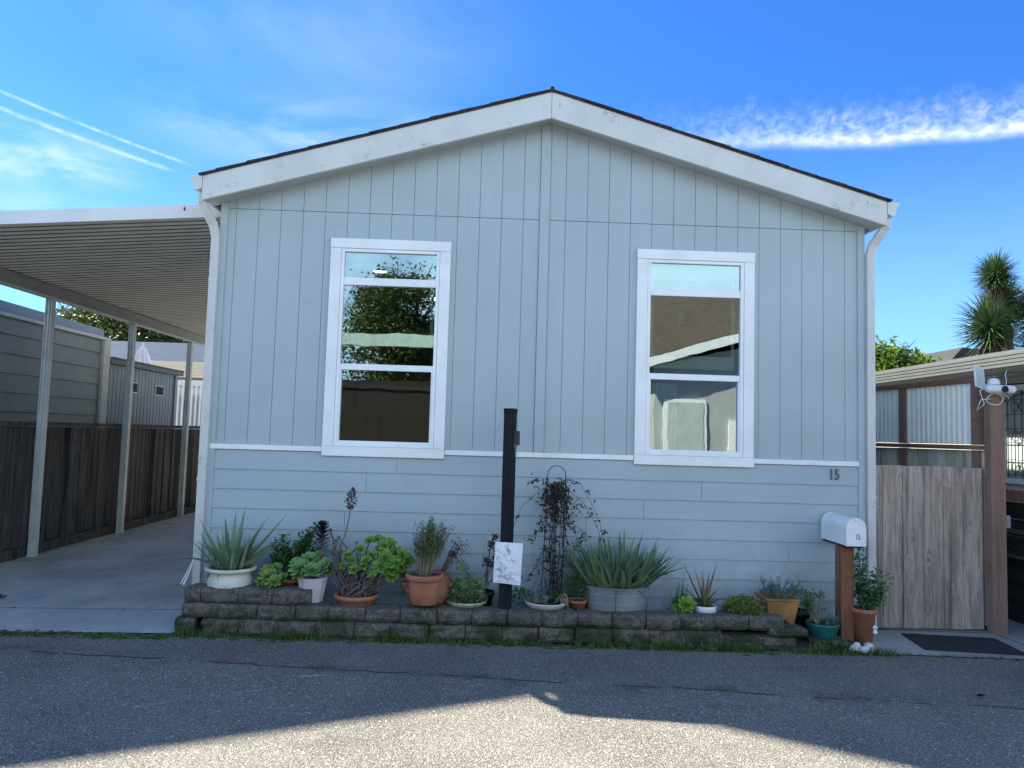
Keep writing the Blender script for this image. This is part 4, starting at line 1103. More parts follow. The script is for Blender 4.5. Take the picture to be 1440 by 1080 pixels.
# 4 pink-white faceted pot
T = thing('potted_succulent', (-1.47,-.32,.20), 'mint green rosettes in a tall faceted pinkish white pot with one dark purple stalk', 'potted plant', PG)
c = (-1.465,-.34)
m = MB(); m.lathe([(.0,.20),(.088,.20),(.125,.415),(.130,.415),(.130,.43),(.112,.43),(.108,.39)], c, 10); m.build('pot', M['pinkwhite'], T); soil_disc(T, c, .105, .40)
l = MB()
for x_, y_, z_, r_ in ((-1.55,-.42,.50,.095),(-1.45,-.45,.49,.085),(-1.60,-.36,.53,.07),(-1.50,-.34,.56,.085),(-1.38,-.40,.50,.085),(-1.34,-.33,.47,.075),(-1.43,-.30,.58,.07),(-1.36,-.36,.54,.06),(-1.57,-.44,.45,.06)): rosette(l, (x_,y_,z_), r_, 30, tilt=(rnd(-.4,.4),-.7,.8), wf=.5)
l.build('leaves', M['mint'], T)
st = MB(); branch(st, (c[0],c[1],.41), (-1.405,-.33,.62), .011,.010,.01); branch(st, (-1.405,-.33,.60), (-1.40,-.33,.86), .010,.007,.008)
for p_ in ((-1.55,-.42,.49),(-1.5,-.34,.55),(-1.38,-.40,.49)): branch(st, (c[0],c[1],.41), p_, .008,.006,.01)
st.build('stem', M['stem'], T)
l = MB()
for i in range(85):
    t = i/85; z_ = .66+.215*t; r_ = .095*math.sin(PI*(.15+.75*t))**.7*rnd(.85,1.1); a = i*2.4
    l.spoon((-1.403,-.33,z_), (math.cos(a),math.sin(a),.05+.7*t), (0,0,1), r_, .036)
l.build('purple_rosette', M['purple'], T)
# 5 terracotta bowl with leggy aeonium
T = thing('potted_aeonium', (-1.08,-.34,.18), 'leggy branching aeonium with bright green rosettes in a shallow terracotta bowl', 'potted plant', PG)
c = (-1.085,-.33)
pot(T, [(0,.175),(.11,.175),(.16,.215),(.178,.25),(.188,.25),(.19,.285),(.172,.285),(.165,.25)], c, M['terra']); soil_disc(T, c, .165, .262)
st = MB(); l = MB(); l2 = MB()
tips = [(-.66,-.38,.56,.07),(-.70,-.42,.62,.065),(-.75,-.44,.56,.07),(-.93,-.34,.74,.05),(-.86,-.42,.70,.055),(-1.0,-.46,.58,.055),(-1.10,-.45,.50,.05),(-.92,-.48,.50,.055),(-1.16,-.44,.62,.045),(-.85,-.42,.60,.075),(-.80,-.40,.50,.085),(-.88,-.46,.53,.075),(-.76,-.34,.62,.08),(-.72,-.36,.52,.075),(-.83,-.32,.70,.07),(-.90,-.38,.66,.05),(-.97,-.40,.62,.045),(-1.02,-.44,.53,.05),(-1.06,-.40,.66,.05),(-1.13,-.43,.57,.045),(-.95,-.46,.47,.045),(-1.20,-.40,.52,.04),(-.78,-.42,.44,.06),(-1.0,-.30,.72,.05),(-.90,-.28,.72,.05),(-.70,-.30,.44,.05)]
for x_,y_,z_,r_ in tips:
    q = Vector((x_,y_,z_)); p = Vector((c[0]+rnd(-.09,.11), c[1]+rnd(-.06,.04), .265))
    branch(st, p, q, .010, .006, .035, 5); rosette(l, q, r_, 26, tilt=(rnd(-.3,.5),-.9,.8), wf=.55)
for k in range(26):
    a = rnd(-.9,.5); q = (c[0]+a*.24-.02, c[1]+rnd(-.06,.06), rnd(.42,.78)); p = (c[0]+rnd(-.12,.08), c[1]+rnd(-.06,.05), .265)
    branch(st, p, q, .008, .006, .03, 5)
    if k < 12: rosette(l2, q, .022, 12, tilt=(rnd(-.4,.4),-.3,1))
branch(st, (-1.18,-.33,.27), (-1.33,-.34,.80), .012,.009,.03,6); rosette(l2, (-1.33,-.34,.80), .03, 14)
branch(st, (-1.18,-.33,.27), (-1.335,-.34,.56), .011,.008,.02,6)
l2.build('dark_rosettes', M['purple'], T)['kind'] = 'stuff'; l2 = MB()
fp = [(-1.30,-.36,.50),(-1.26,-.36,.62),(-1.20,-.36,.78),(-1.175,-.36,.92),(-1.16,-.36,1.15)]; st.tube(fp, [.008,.007,.006,.005,.003], 6)
st.tube([(-1.20,-.33,.27),(-1.30,-.35,.40),(-1.30,-.36,.50)], .008, 6)
for k in range(260):
    t = rnd(0,1); z_ = .99+.18*t; r_ = .055*math.sin(PI*(.12+.85*t)); a = rnd(0,2*PI); p = Vector((-1.172+.02*t+r_*math.cos(a)*rnd(.3,1), -.36+r_*math.sin(a)*rnd(.3,1), z_))
    l2.leaf(p, (random.gauss(0,1),random.gauss(0,1),.8), (0,1,0), .015, .010)
for k in range(12): st.tube([(-1.168,-.36,.99+k*.014), (-1.168+rnd(-.045,.045), -.36+rnd(-.04,.04), 1.02+k*.014)], .0015, 4)
st.build('stem', M['stem'], T); l.build('leaves', M['bright'], T); l2.build('dried_flower_spike', M['purple'], T)
# broad bright heads
# 6 big terracotta with thin stemmed bush
T = thing('potted_bush', (-.50,-.48,.255), 'thin stemmed feathery bush in the large plain terracotta pot standing on the wall', 'potted plant', PG)
c = (-.505,-.475)
pot(T, [(0,.257),(.100,.257),(.106,.262),(.132,.44),(.134,.455),(.150,.455),(.157,.462),(.160,.495),(.157,.503),(.143,.503),(.138,.47)], c, M['terra']); soil_disc(T, c, .138, .485)
st = MB(); l = MB()
for k in range(95):
    a = rnd(0,2*PI); r0 = rnd(0,.06); sp = rnd(.0,.17)
    p = Vector((c[0]+r0*math.cos(a), c[1]+r0*math.sin(a), .49)); q = Vector((c[0]+.04+sp*math.cos(a)*1.05, c[1]+sp*math.sin(a)*.8, rnd(.74,.96)-sp*.35))
    m1 = p.lerp(q,.5)+Vector((rnd(-.012,.012),rnd(-.012,.012),0)); st.tube([p,m1,q], [.0035,.003,.0015], 4)
    for j in range(75):
        t = rnd(.62,1.05); pp = p.lerp(q,t)+Vector((random.gauss(0,.014),random.gauss(0,.014),random.gauss(0,.014)))
        l.leaf(pp, (random.gauss(0,1),random.gauss(0,1),random.gauss(.5,1)), (random.gauss(0,1),0,1), rnd(.012,.024), rnd(.006,.011))
for k in range(20):
    a = rnd(0,2*PI); q = Vector((c[0]+.12*math.cos(a), c[1]+.1*math.sin(a), rnd(.5,.56))); l.leaf(q, (rnd(-1,1),rnd(-1,1),1), (1,0,0), .03,.008)
st.tube([(-.56,-.46,.49),(-.60,-.45,.66),(-.66,-.45,.76),(-.69,-.45,.85)], [.004,.003,.002,.001], 4)
st.tube([(-.60,-.45,.68),(-.67,-.45,.70),(-.70,-.45,.78)], [.003,.002,.001], 4)
st.build('stem', M['drystem'], T); l.build('leaves', M['fine'], T)
# 7 strawberry pot behind it
T = thing('strawberry_pot', (-.47,-.25,.18), 'old bulging terracotta pot with side pockets hidden behind the large plain one', 'pot', PG)
pot(T, [(0,.18),(.12,.18),(.19,.26),(.215,.33),(.20,.40),(.17,.44),(.18,.46),(.165,.46),(.15,.42)], (-.48,-.24), M['terra2'])
for a in (3.5, 5.9, 4.1):
    m = MB(); cx, cy = -.48+.19*math.cos(a), -.24+.19*math.sin(a)
    m.lathe([(.015,.31),(.05,.35),(.065,.40),(.07,.40),(.058,.375)], (cx,cy), 14); m.build('pocket', M['terra2'], T, smooth=True)
l = MB(); st = MB()
for k in range(16):
    a = rnd(-.6,1.2); q = Vector((-.26+rnd(-.06,.06), -.24, rnd(.6,.75))); branch(st, (-.40,-.22,.44), q, .003,.002,.02)
    for j in range(12): l.leaf(q+Vector((random.gauss(0,.03),0,random.gauss(0,.03))), (random.gauss(0,1),random.gauss(0,1),random.gauss(0,1)), (0,0,1), .02,.01)
st.build('stem', M['stem'], T); l.build('dry_leaves', M['dead'], T)
# 8 pale green mound
def mound(l, c, rx, ry, rz, n, L, w, fn='leaf'):
    for k in range(n):
        d = Vector((random.gauss(0,1), random.gauss(0,1), abs(random.gauss(0,1)))).normalized(); t = rnd(.6,1)**.6
        p = Vector((c[0]+d.x*rx*t, c[1]+d.y*ry*t, c[2]+d.z*rz*t*(1+.25*noise.noise(d*3))))
        (l.spoon if fn == 'spoon' else l.leaf)(p, d+Vector((random.gauss(0,.5),random.gauss(0,.5),random.gauss(.2,.4))), (random.gauss(0,.4),0,1), L*rnd(.6,1.3), w*rnd(.7,1.2))
T = thing('potted_groundcover', (-.15,-.30,.17), 'grey green mounding succulent in a low bowl left of the black post', 'potted plant', PG)
pot(T, [(0,.17),(.12,.17),(.17,.22),(.178,.235),(.17,.237),(.16,.22)], (-.155,-.30), M['potwhite']); soil_disc(T, (-.155,-.30), .15, .225)
l = MB(); mound(l, (-.155,-.33,.22), .165,.14,.20, 2600, .030,.016, 'leaf')
for k in range(40): rosette(l, (-.155+rnd(-.15,.15), -.36+rnd(-.08,.08), rnd(.27,.42)), rnd(.018,.03), 10, tilt=(rnd(-.5,.5),-.8,.6))
for k in range(9): rosette(l, (-.2+rnd(-.05,.05), -.3+rnd(-.05,.05), rnd(.44,.56)), .03, 12, tilt=(rnd(-.5,.5),-.8,.6))
l.build('leaves', M['pale'], T)
# 9 dark aeonium stems behind mound
T = thing('potted_aeonium', (.0,-.16,.17), 'thin dark purple leaved stems rising behind the grey green mound', 'potted plant', PG)
pot(T, [(0,.17),(.08,.17),(.10,.28),(.11,.28),(.11,.30),(.095,.30)], (-.02,-.15), M['blackpot'])
st = MB(); l = MB()
for q in ((.07,-.2,.78),(.04,-.2,.72),(.0,-.2,.58),(.10,-.2,.60),(.12,-.22,.52),(.03,-.22,.56),(.09,-.22,.64),(-.30,-.2,.62),(.11,-.2,.45)):
    branch(st, (-.02,-.15,.30), q, .005,.003,.02); rosette(l, q, .04, 14, tilt=(rnd(-.5,.5),-.7,.3), wf=.35)
    for k in range(8): l.leaf(Vector(q)+Vector((rnd(-.03,.03),rnd(-.03,.03),rnd(-.05,.01))), (rnd(-1,1),rnd(-1,1),-1), (0,1,0), .04,.015)
st.build('stem', M['stem'], T); l.build('leaves', M['purple'], T)

# 10 black post and bag
PS = thing('sign_post', (.175,-.46,.17), 'square black wooden sign post without a sign in the middle of the planter', 'post')
Mx = Matrix.Rotation(rad(-22), 3, 'Z')
m = MB(); m.obox((.172,-.44,1.02), .088,.088,1.70, Mx); m.obox((.172,-.44,1.878), .092,.092,.045, Mx); m.build('post', M['blackpost'], PS, bevel=.003)
m = MB(); Mx2 = Mx; m.obox(Vector((.172,-.44,1.65))+Mx@Vector((.062,0,0)), .035,.07,.12, Mx); m.build('arm_stub', M['blackpot'], PS, bevel=.004)
m = MB()
for k in range(5):
    pts = [(.215+.008*math.cos(q)+.004*k, -.50, 1.585-.017*k+.010*math.sin(q)) for q in [i*PI/4 for i in range(9)]]; m.tube(pts, .0022, 4, cap=False)
m.build('hook_chain', M['galv'], PS)
m = MB(); nx, nz = 22, 30; x0_, x1_, z0_, z1_ = .075, .305, .455, .785
for j in range(nz+1):
    for i in range(nx+1):
        u, v_ = i/nx, j/nz
        x_ = x0_+(x1_-x0_)*u - .012*(1-v_) ; z_ = z0_+(z1_-z0_)*v_ - .02*u*(1-.6*v_)
        bul = .016*math.sin(PI*u)*math.sin(PI*v_)**.5 if 0 < v_ < 1 else 0
        y_ = -.532 - bul + .006*noise.fractal(Vector((x_*16, z_*30, 3)), 1, 2, 4) - .03*(1-v_)*.3
        m.v.append((x_, y_, z_))
N0 = len(m.v)
for j in range(nz+1):
    for i in range(nx+1):
        p = m.v[j*(nx+1)+i]; m.v.append((p[0], p[1]+.022 if 0<i<nx and 0<j<nz else p[1]+.004, p[2]))
for j in range(nz):
    for i in range(nx):
        a = j*(nx+1)+i; m.f.append([a,a+1,a+nx+2,a+nx+1]); m.f.append([N0+a+nx+1,N0+a+nx+2,N0+a+1,N0+a]); m.m += [0,0]
for j in range(nz):
    for i in (0,nx):
        a = j*(nx+1)+i; m.f.append([a,a+nx+1,N0+a+nx+1,N0+a]); m.m.append(0)
for i in range(nx):
    for j in (0,nz):
        a = j*(nx+1)+i; m.f.append([a,a+1,N0+a+1,N0+a]); m.m.append(0)
tag(m.build('flyer_bag', M['bag'], smooth=True, loc=(.19,-.53,.455)), 'crinkled shiny white flyer bag hanging on the black post', 'bag')

# 11 trellis + dead vine
TR = thing('trellis', (.60,-.20,.17), 'narrow dark wire obelisk trellis with an arched top behind the small pots', 'trellis')
m = MB()
for (xa, xb, y_) in ((.522,.683,-.20),):
    arch = [(xa-.035,y_,.17),(xa-.02,y_,.6),(xa,y_,1.26)] + [((xa+xb)/2-(xb-xa)/2*math.cos(q), y_, 1.33+.085*math.sin(q)) for q in [i*PI/8 for i in range(9)]] + [(xb,y_,1.26),(xb-.01,y_,.6),(xb-.02,y_,.17)]
    m.tube(arch, .004, 6)
for xx, yy in ((.575,-.14),(.635,-.26),(.60,-.20)): m.tube([(xx-.015,yy,.17),(xx,yy,.7),(xx+.01,yy,1.22)], .003, 5)
for zz in (.35,.62,.88,1.12):
    m.tube([(.60+.085*math.cos(q), -.20+.07*math.sin(q), zz) for q in [i*PI/6 for i in range(13)]], .0025, 4, cap=False)
m.build('wire_frame', M['wire'], TR, smooth=True)
random.seed(77)
VN = thing('dead_vine', (.60,-.22,.17), 'dead brown vine with shrivelled leaves tangled over the wire trellis', 'vine')
st = MB(); l = MB()
def vine(pts, n, dens=1):
    P = [Vector(p) for p in pts]; out = []
    for a, b in zip(P, P[1:]):
        for i in range(4): out.append(a.lerp(b, i/4) + Vector((rnd(-.008,.008), rnd(-.008,.008), rnd(-.008,.008))))
    out.append(P[-1]); st.tube(out, .0022, 4)
    for k in range(n):
        p = random.choice(out) + Vector((random.gauss(0,.02), random.gauss(0,.015), random.gauss(0,.02)))
        for j in range(3): l.leaf(p, (random.gauss(0,.5), random.gauss(0,.4), rnd(-1,-.1)), (rnd(-1,1),rnd(-1,1),.2), rnd(.016,.040), rnd(.009,.018))
for k in range(24):
    x_ = rnd(.51,.70); vine([(.6+rnd(-.05,.05),-.2+rnd(-.05,.05),.22),(x_+rnd(-.03,.03),-.2+rnd(-.06,.06),.6),(x_,-.2+rnd(-.06,.06),.95),(x_+rnd(-.05,.05),-.2+rnd(-.05,.05),1.25)], 9)
for k in range(24):
    x_ = rnd(.47,.80); vine([(.6,-.2,rnd(.95,1.25)),(x_,-.24,rnd(1.0,1.3)),(x_+rnd(-.12,.12),-.26,rnd(.85,1.2))], 14)
for pts, n in (([(.58,-.2,1.25),(.47,-.22,1.28),(.36,-.24,1.28)],16), ([(.56,-.2,1.2),(.42,-.22,1.17),(.30,-.24,1.05),(.22,-.26,.86),(.17,-.28,.82)],8),
     ([(.66,-.2,1.3),(.80,-.22,1.28),(.90,-.24,1.1),(.98,-.25,.95),(1.03,-.26,.75)],22), ([(.68,-.2,1.22),(.82,-.22,1.12),(.92,-.24,.98),(1.05,-.25,.72)],16),
     ([(.56,-.2,.9),(.46,-.24,.86),(.38,-.25,.78)],20), ([(.58,-.2,.74),(.50,-.24,.66),(.44,-.26,.55)],14), ([(.56,-.2,.62),(.42,-.24,.52),(.33,-.26,.40)],14),
     ([(.68,-.2,.95),(.80,-.22,.88),(.88,-.24,.80)],16), ([(.66,-.2,.7),(.78,-.2,.75),(.92,-.22,.8)],10), ([(.66,-.2,1.05),(.74,-.24,.98),(.80,-.26,.72)],12)): vine(pts, n)
st.build('stem', M['wire'], VN); l.build('leaves', M['dead'], VN)
# 12 white dish
T = thing('dish_planter', (.52,-.34,.17), 'wide shallow white dish of mixed succulents right of the black post', 'potted plant', PG)
c = (.525,-.34)
pot(T, [(0,.175),(.11,.175),(.165,.215),(.183,.24),(.186,.25),(.176,.252),(.16,.23)], c, M['potwhite']); soil_disc(T, c, .165, .225)
l = MB(); random.seed(6)
for k in range(34): a = rnd(0,2*PI); l.blade((.42+rnd(-.05,.05),-.33+rnd(-.05,.05),.23), a, rnd(.6,1.4), rnd(.12,.26), .012, curl=rnd(-.1,.4), seg=4)
l.build('spiky_leaves', M['bluegrey'], T); l = MB()
mound(l, (.60,-.36,.235), .08,.07,.09, 160, .03,.012, 'spoon'); l.build('leaves', M['green'], T)
l = MB()
for k in range(26): a = rnd(0,2*PI); l.blade((.47+rnd(-.05,.07),-.40,.24), a, rnd(.1,.9), rnd(.05,.11), .012, curl=rnd(0,1), seg=4, th=.4)
for k in range(8):
    a = rnd(-.6,.6); l.tube([(.60,-.40,.25),(.63+.03*k*.3,-.42,.29+rnd(0,.04)),(.66+rnd(-.03,.05),-.45,.22+rnd(0,.05))], .005, 5)
l.build('pale_stems', M['drystem'], T)
# 13 tiny terracotta
T = thing('potted_succulent', (.79,-.36,.17), 'small terracotta pot with a bushy dark green succulent left of the galvanised tub', 'potted plant', PG)
c = (.792,-.36)
pot(T, [(0,.18),(.055,.18),(.075,.235),(.082,.235),(.084,.258),(.074,.258),(.07,.235)], c, M['terra']); soil_disc(T, c, .07, .245)
l = MB(); mound(l, (.79,-.36,.26), .10,.08,.20, 420, .026,.012, 'spoon'); l.build('leaves', M['jade'], T)
l = MB(); mound(l, (.74,-.37,.33), .07,.06,.15, 200, .03,.013); l.build('young_leaves', M['green'], T)
# 14 tub aloe
T = thing('potted_aloe', (1.13,-.30,.17), 'huge clump of aloe filling the galvanised steel tub', 'potted plant', PG)
c = (1.125,-.30)
m = MB(); prof = [(0,.165),(.24,.165),(.246,.17),(.262,.27),(.270,.272),(.270,.284),(.264,.287),(.272,.345),(.279,.347),(.279,.357),(.273,.36),(.281,.40),(.295,.405),(.297,.415),(.285,.418),(.275,.39)]
m.lathe(prof, c, 48, sy=.72); m.build('tub', M['galv'], T, smooth=False, )
for sx_ in (-1,1):
    m = MB(); m.tube([(c[0]+sx_*.285,c[1]-.05,.385),(c[0]+sx_*.315,c[1]-.05,.36),(c[0]+sx_*.315,c[1]+.05,.36),(c[0]+sx_*.285,c[1]+.05,.385)], .006, 6); m.build('handle', M['galv'], T)
m = MB(); m.lathe([(.275,.385),(.1,.39),(.001,.395)], c, 24, sy=.72); m.build('soil', M['soil'], T)
m = MB(); m.tube([(1.095,-.508,.40),(1.094,-.505,.30),(1.095,-.495,.18)], .0025, 4); m.build('string', M['black'], T); m = MB(); m.tube([(1.29,-.455,.40),(1.35,-.50,.34),(1.36,-.50,.27),(1.34,-.47,.22)], .0025, 4); m.build('string', M['black'], T)
l = MB(); random.seed(15)
for k in range(230):
    a = rnd(0,2*PI); r = math.sqrt(rnd(0,1))*.22; x_ = c[0]+r*math.cos(a)*1.15; y_ = c[1]+r*math.sin(a)*.7
    out = (x_-c[0])/.24
    az_ = a + rnd(-.7,.7); e = 1.4 - abs(r)/.21*rnd(.2,.75)
    l.blade((x_,y_,.39), az_, e, rnd(.24,.48), rnd(.035,.06), curl=rnd(-.25,.5), seg=6, th=.2, side=rnd(-.5,.5))
for a, e, L, cu in ((0,.50,.50,.35),(.1,.75,.46,.3),(-.2,.85,.42,-.1),(.2,.55,.38,.9),(3.2,.8,.44,-.1),(3.4,.95,.42,.1),(2.9,.65,.40,.5),(1.2,1.3,.5,.1),(.7,1.2,.50,.0),(-1.2,1.1,.32,-.1),(-1.9,.9,.30,.1),(-.7,.9,.34,.0),(3.0,1.1,.48,.1),(-.1,1.15,.50,-.1),(-1.5,.8,.22,.2),(-1.1,.6,.24,.3),(-2.4,.8,.26,.2)):
    r = .16; l.blade((c[0]+r*math.cos(a)*1.1, c[1]+r*math.sin(a)*.7, .39), a, e, L, .065, curl=cu, seg=8, th=.2)
l.build('leaves', M['aloedark'], T)
l = MB()
for k in range(34):
    a = rnd(0,2*PI); r = rnd(.15,.25); z_ = rnd(.42,.60) if abs(math.sin(a)) < .8 or True else .45; l.blade((c[0]+r*math.cos(a)*1.1, c[1]+r*math.sin(a)*.75-.02, z_), a, rnd(-.3,1.2), rnd(.05,.14), .010, curl=rnd(.5,3.0), seg=6, th=.1)
l.build('dry_leaves', M['drytip'], T)
# 15 small rosette clump no visible pot
T = thing('succulent_clump', (1.72,-.32,.17), 'low green clump with one bright rosette right of the steel tub', 'plant', PG)
l = MB(); random.seed(16)
mound(l, (1.73,-.32,.18), .15,.12,.15, 380, .035,.011)
for k in range(14): l.blade((1.66+rnd(-.04,.04),-.32,.2), rnd(0,6.3), rnd(1.0,1.5), rnd(.15,.3), .016, curl=rnd(-.1,.4), seg=5)
l.build('leaves', M['green'], T); l = MB(); rosette(l, (1.715,-.42,.275), .085, 34, tilt=(0,-.8,.7), wf=.5); rosette(l, (1.64,-.40,.25), .05, 20, tilt=(0,-.8,.7)); l.build('rosette', M['bright'], T)
# 16 small white pot red aloe
T = thing('potted_aloe', (1.88,-.37,.17), 'reddish thin aloe in a small round white pot', 'potted plant', PG)
c = (1.88,-.37)
pot(T, [(0,.18),(.07,.18),(.10,.205),(.103,.24),(.098,.252),(.088,.25),(.08,.225)], c, M['plastic']); soil_disc(T, c, .085, .235)
l = MB()
for a, e, L, cu, w in ((2.9,1.1,.40,-.1,.05),(.4,1.25,.38,.0,.05),(1.6,1.35,.30,.1,.045),(3.1,.8,.30,.4,.035),(.0,.6,.26,1.2,.03),(-1.2,1.2,.24,.1,.045),(-2,1.2,.22,.1,.04),(1,1.2,.3,.2,.04),(2.2,1.3,.33,.2,.04),(.2,1.0,.24,.6,.03)): l.blade((c[0]+.01*math.cos(a),c[1],.24), a, e, L, w, curl=cu, seg=7, th=.2)
l.build('leaves', M['aloered'], T)
l = MB(); mound(l, (1.88,-.38,.235), .10,.08,.07, 150, .03,.012); l.build('filler_leaves', M['green'], T)
# 17 light green mound
T = thing('groundcover_mound', (2.21,-.34,.17), 'rounded yellow green cushion plant between the white pot and the ochre pot', 'plant', PG)
l = MB(); random.seed(18)
mound(l, (2.205,-.37,.19), .175,.14,.16, 3600, .022,.012, 'leaf')
for k in range(90): rosette(l, (2.205+rnd(-.16,.16), -.42+rnd(-.06,.08), rnd(.2,.35)), rnd(.012,.02), 8, tilt=(rnd(-.5,.5),-.8,.6))
l.build('leaves', M['yellowg'], T)
# 18 ochre square pot
T = thing('potted_chalksticks', (2.55,-.28,.05), 'blue grey finger leaved succulent in a square ochre glazed pot', 'potted plant', PG)
m = MB(); cx, cy = 2.545,-.28
def sq(r, z): return [(cx-r,cy-r,z),(cx+r,cy-r,z),(cx+r,cy+r,z),(cx-r,cy+r,z)]
rings = [sq(.095,.05), sq(.138,.325), sq(.146,.327), sq(.148,.345), sq(.128,.346), sq(.122,.31)]
vs = sum(rings, []); fs = [(3,2,1,0)]
for i in range(len(rings)-1):
    for k in range(4): fs.append((i*4+k, i*4+(k+1)%4, (i+1)*4+(k+1)%4, (i+1)*4+k))
fs.append(tuple(20+k for k in range(4))); m.add(vs, fs); m.build('pot', M['ochre'], T, bevel=.01)
l = MB(); st = MB(); random.seed(19)
for k in range(38):
    a = rnd(0,2*PI); r = rnd(0,.11); p = Vector((cx+r*math.cos(a), cy+r*math.sin(a)-.02, .33)); q = p + Vector((math.cos(a)*rnd(0,.12), math.sin(a)*.07-.02, rnd(.04,.16)))
    branch(st, p, q, .004,.003,.01,2)
    for j in range(16): b = rnd(0,2*PI); l.blade(p.lerp(q, rnd(.4,1)), b, rnd(.5,1.3), rnd(.03,.055), .007, curl=-.2, seg=2, th=.9)
st.build('stem', M['drystem'], T); l.build('leaves', M['bluegrey'], T)
# 19 teal bowl, with black pot behind
T = thing('potted_succulent', (2.88,-.42,.0), 'bushy green succulent in a teal glazed bowl beside the mailbox post', 'potted plant', PG)
c = (2.885,-.41)
pot(T, [(0,.005),(.075,.005),(.08,.02),(.115,.08),(.135,.145),(.14,.158),(.13,.16),(.12,.13)], c, M['teal']); soil_disc(T, c, .125, .14)
l = MB(); st = MB(); random.seed(20)
for k in range(16):
    q = Vector((2.80+rnd(-.10,.10), -.40+rnd(-.06,.06), rnd(.26,.40))); branch(st, (2.84,-.41,.14), q, .005,.003,.01)
    for j in range(22): l.spoon(q+Vector((random.gauss(0,.018),random.gauss(0,.018),random.gauss(0,.022))), (random.gauss(0,1),random.gauss(0,1),rnd(0,1)), (0,0,1), .026,.014)
st.build('stem', M['drystem'], T); l.build('leaves', M['green'], T)
l = MB(); 
for k in range(60): l.blade((2.95+rnd(-.05,.05),-.42+rnd(-.05,.05),.15), rnd(0,6.3), rnd(.7,1.4), rnd(.05,.13), .010, curl=.1, seg=3)
l.build('blue_leaves', M['bluegrey'], T)
T = thing('plastic_pot', (2.74,-.24,.0), 'black plastic pot of blue green sprigs behind the teal bowl', 'potted plant', PG)
pot(T, [(0,.02),(.09,.02),(.115,.19),(.125,.19),(.125,.21),(.11,.21)], (2.74,-.22), M['blackpot']); soil_disc(T, (2.74,-.22), .11, .195)
l = MB(); mound(l, (2.76,-.22,.2), .13,.1,.2, 300, .035,.01); l.build('leaves', M['bluegrey'], T)
# 20 tall terracotta with shrub beside mailbox
T = thing('potted_shrub', (3.25,-.40,.0), 'leafy green shrub in a tall terracotta pot right of the mailbox post', 'potted plant', PG)
c = (3.245,-.40)
pot(T, [(0,.005),(.072,.005),(.098,.25),(.104,.252),(.106,.285),(.094,.286),(.09,.25)], c, M['terra']); soil_disc(T, c, .09, .265)
st = MB(); l = MB(); random.seed(23)
for q in ((3.20,-.4,.78),(3.25,-.38,.70),(3.30,-.42,.55),(3.36,-.42,.60),(3.42,-.42,.46),(3.44,-.4,.52),(3.18,-.38,.60),(3.24,-.42,.50),(3.38,-.40,.38),(3.22,-.38,.42),(3.31,-.4,.40)):
    branch(st, (3.245,-.40,.27), q, .006,.003,.02,4)
    for j in range(90):
        t = rnd(.2,1.05); p = Vector((3.245,-.40,.27)).lerp(Vector(q), t)+Vector((random.gauss(0,.026),random.gauss(0,.03),random.gauss(0,.026)))
        l.leaf(p, (random.gauss(0,1),random.gauss(0,1),random.gauss(-.1,.7)), (0,-.3,1), rnd(.028,.055), rnd(.018,.034))
st.build('stem', M['stem'], T); l.build('leaves', leafmat('shrub_leaf', [(.04,.10,.05),(.06,.14,.06),(.10,.18,.07)], .5, .25), T)
# 21 mailbox
MBX = thing('mailbox', (3.11,-.34,0), 'white rounded mailbox numbered 15 on a redwood post', 'mailbox')
m = MB(); m.box(3.047,3.163,-.41,-.30,-.02,.80); m.build('post', M['redwood'], MBX, bevel=.004)
m = MB(); m.box(3.06,3.21,-.48,-.05,.80,.815); m.build('base_board', M['darkwood'], MBX)
xa, xb, zb_, zs2 = 3.052, 3.222, .818, .965
arch = [(xb,zb_)] + [((xa+xb)/2+(xb-xa)/2*math.cos(q), zs2+(xb-xa)/2*math.sin(q)) for q in [i*PI/14 for i in range(15)]] + [(xa,zb_)]
m = MB(); m.prism(arch, -.485, -.03); m.build('body', M['mailwhite'], MBX, bevel=.003)
def sc_arch(k): 
    cx_, cz_ = (xa+xb)/2, (zb_+zs2+.04)/2
    return [(cx_+(x-cx_)*k, cz_+(z-cz_)*k) for x, z in arch]
m = MB(); m.prism(sc_arch(1.035), -.500, -.484); d_ = m.build('door', M['mailwhite'], MBX, bevel=.004)
m = MB(); m.box(3.128,3.146,-.512,-.500,1.02,1.045); m.build('latch', M['mailwhite'], d_)
m = MB(); m.prism(sc_arch(1.03), -.04, -.025); m.build('rear_rim', M['mailwhite'], MBX)
text_part('number', '15', .068, (3.150,-.5015,.872), M['black'], d_, depth=.001, xs=.62)
# 22 stones and stake
SPL = thing('stone_pile', (3.08,-.72,0), 'small heap of white stones at the foot of the mailbox post', 'stones')
random.seed(40)
for k in range(12):
    x_, y_, r = 3.05+rnd(-.07,.10), -.72+rnd(-.03,.03), rnd(.018,.036); m = MB()
    vs = []; fs = []
    for i in range(7):
        th = PI*i/6
        for j in range(9):
            ph = 2*PI*j/9; d = Vector((math.sin(th)*math.cos(ph), math.sin(th)*math.sin(ph), math.cos(th))); f = 1+.45*noise.noise(d*2+Vector((k,0,0)))
            vs.append((x_+d.x*r*f*1.2, y_+d.y*r*f, .005+r*.7+(.03 if k > 8 else 0)+d.z*r*f*.8))
    for i in range(6):
        for j in range(9): fs.append((i*9+j, (i+1)*9+j, (i+1)*9+(j+1)%9, i*9+(j+1)%9))
    m.add(vs, fs); m.build('stone', M['stone'], SPL, smooth=True)
SK = thing('garden_stake', (3.20,-.66,0), 'thin stake with a little white ornament leaning before the tall terracotta pot', 'ornament')
m = MB(); m.tube([(3.185,-.68,0),(3.21,-.66,.12),(3.215,-.655,.2)], .006, 6); m.build('stick', M['drystem'], SK)
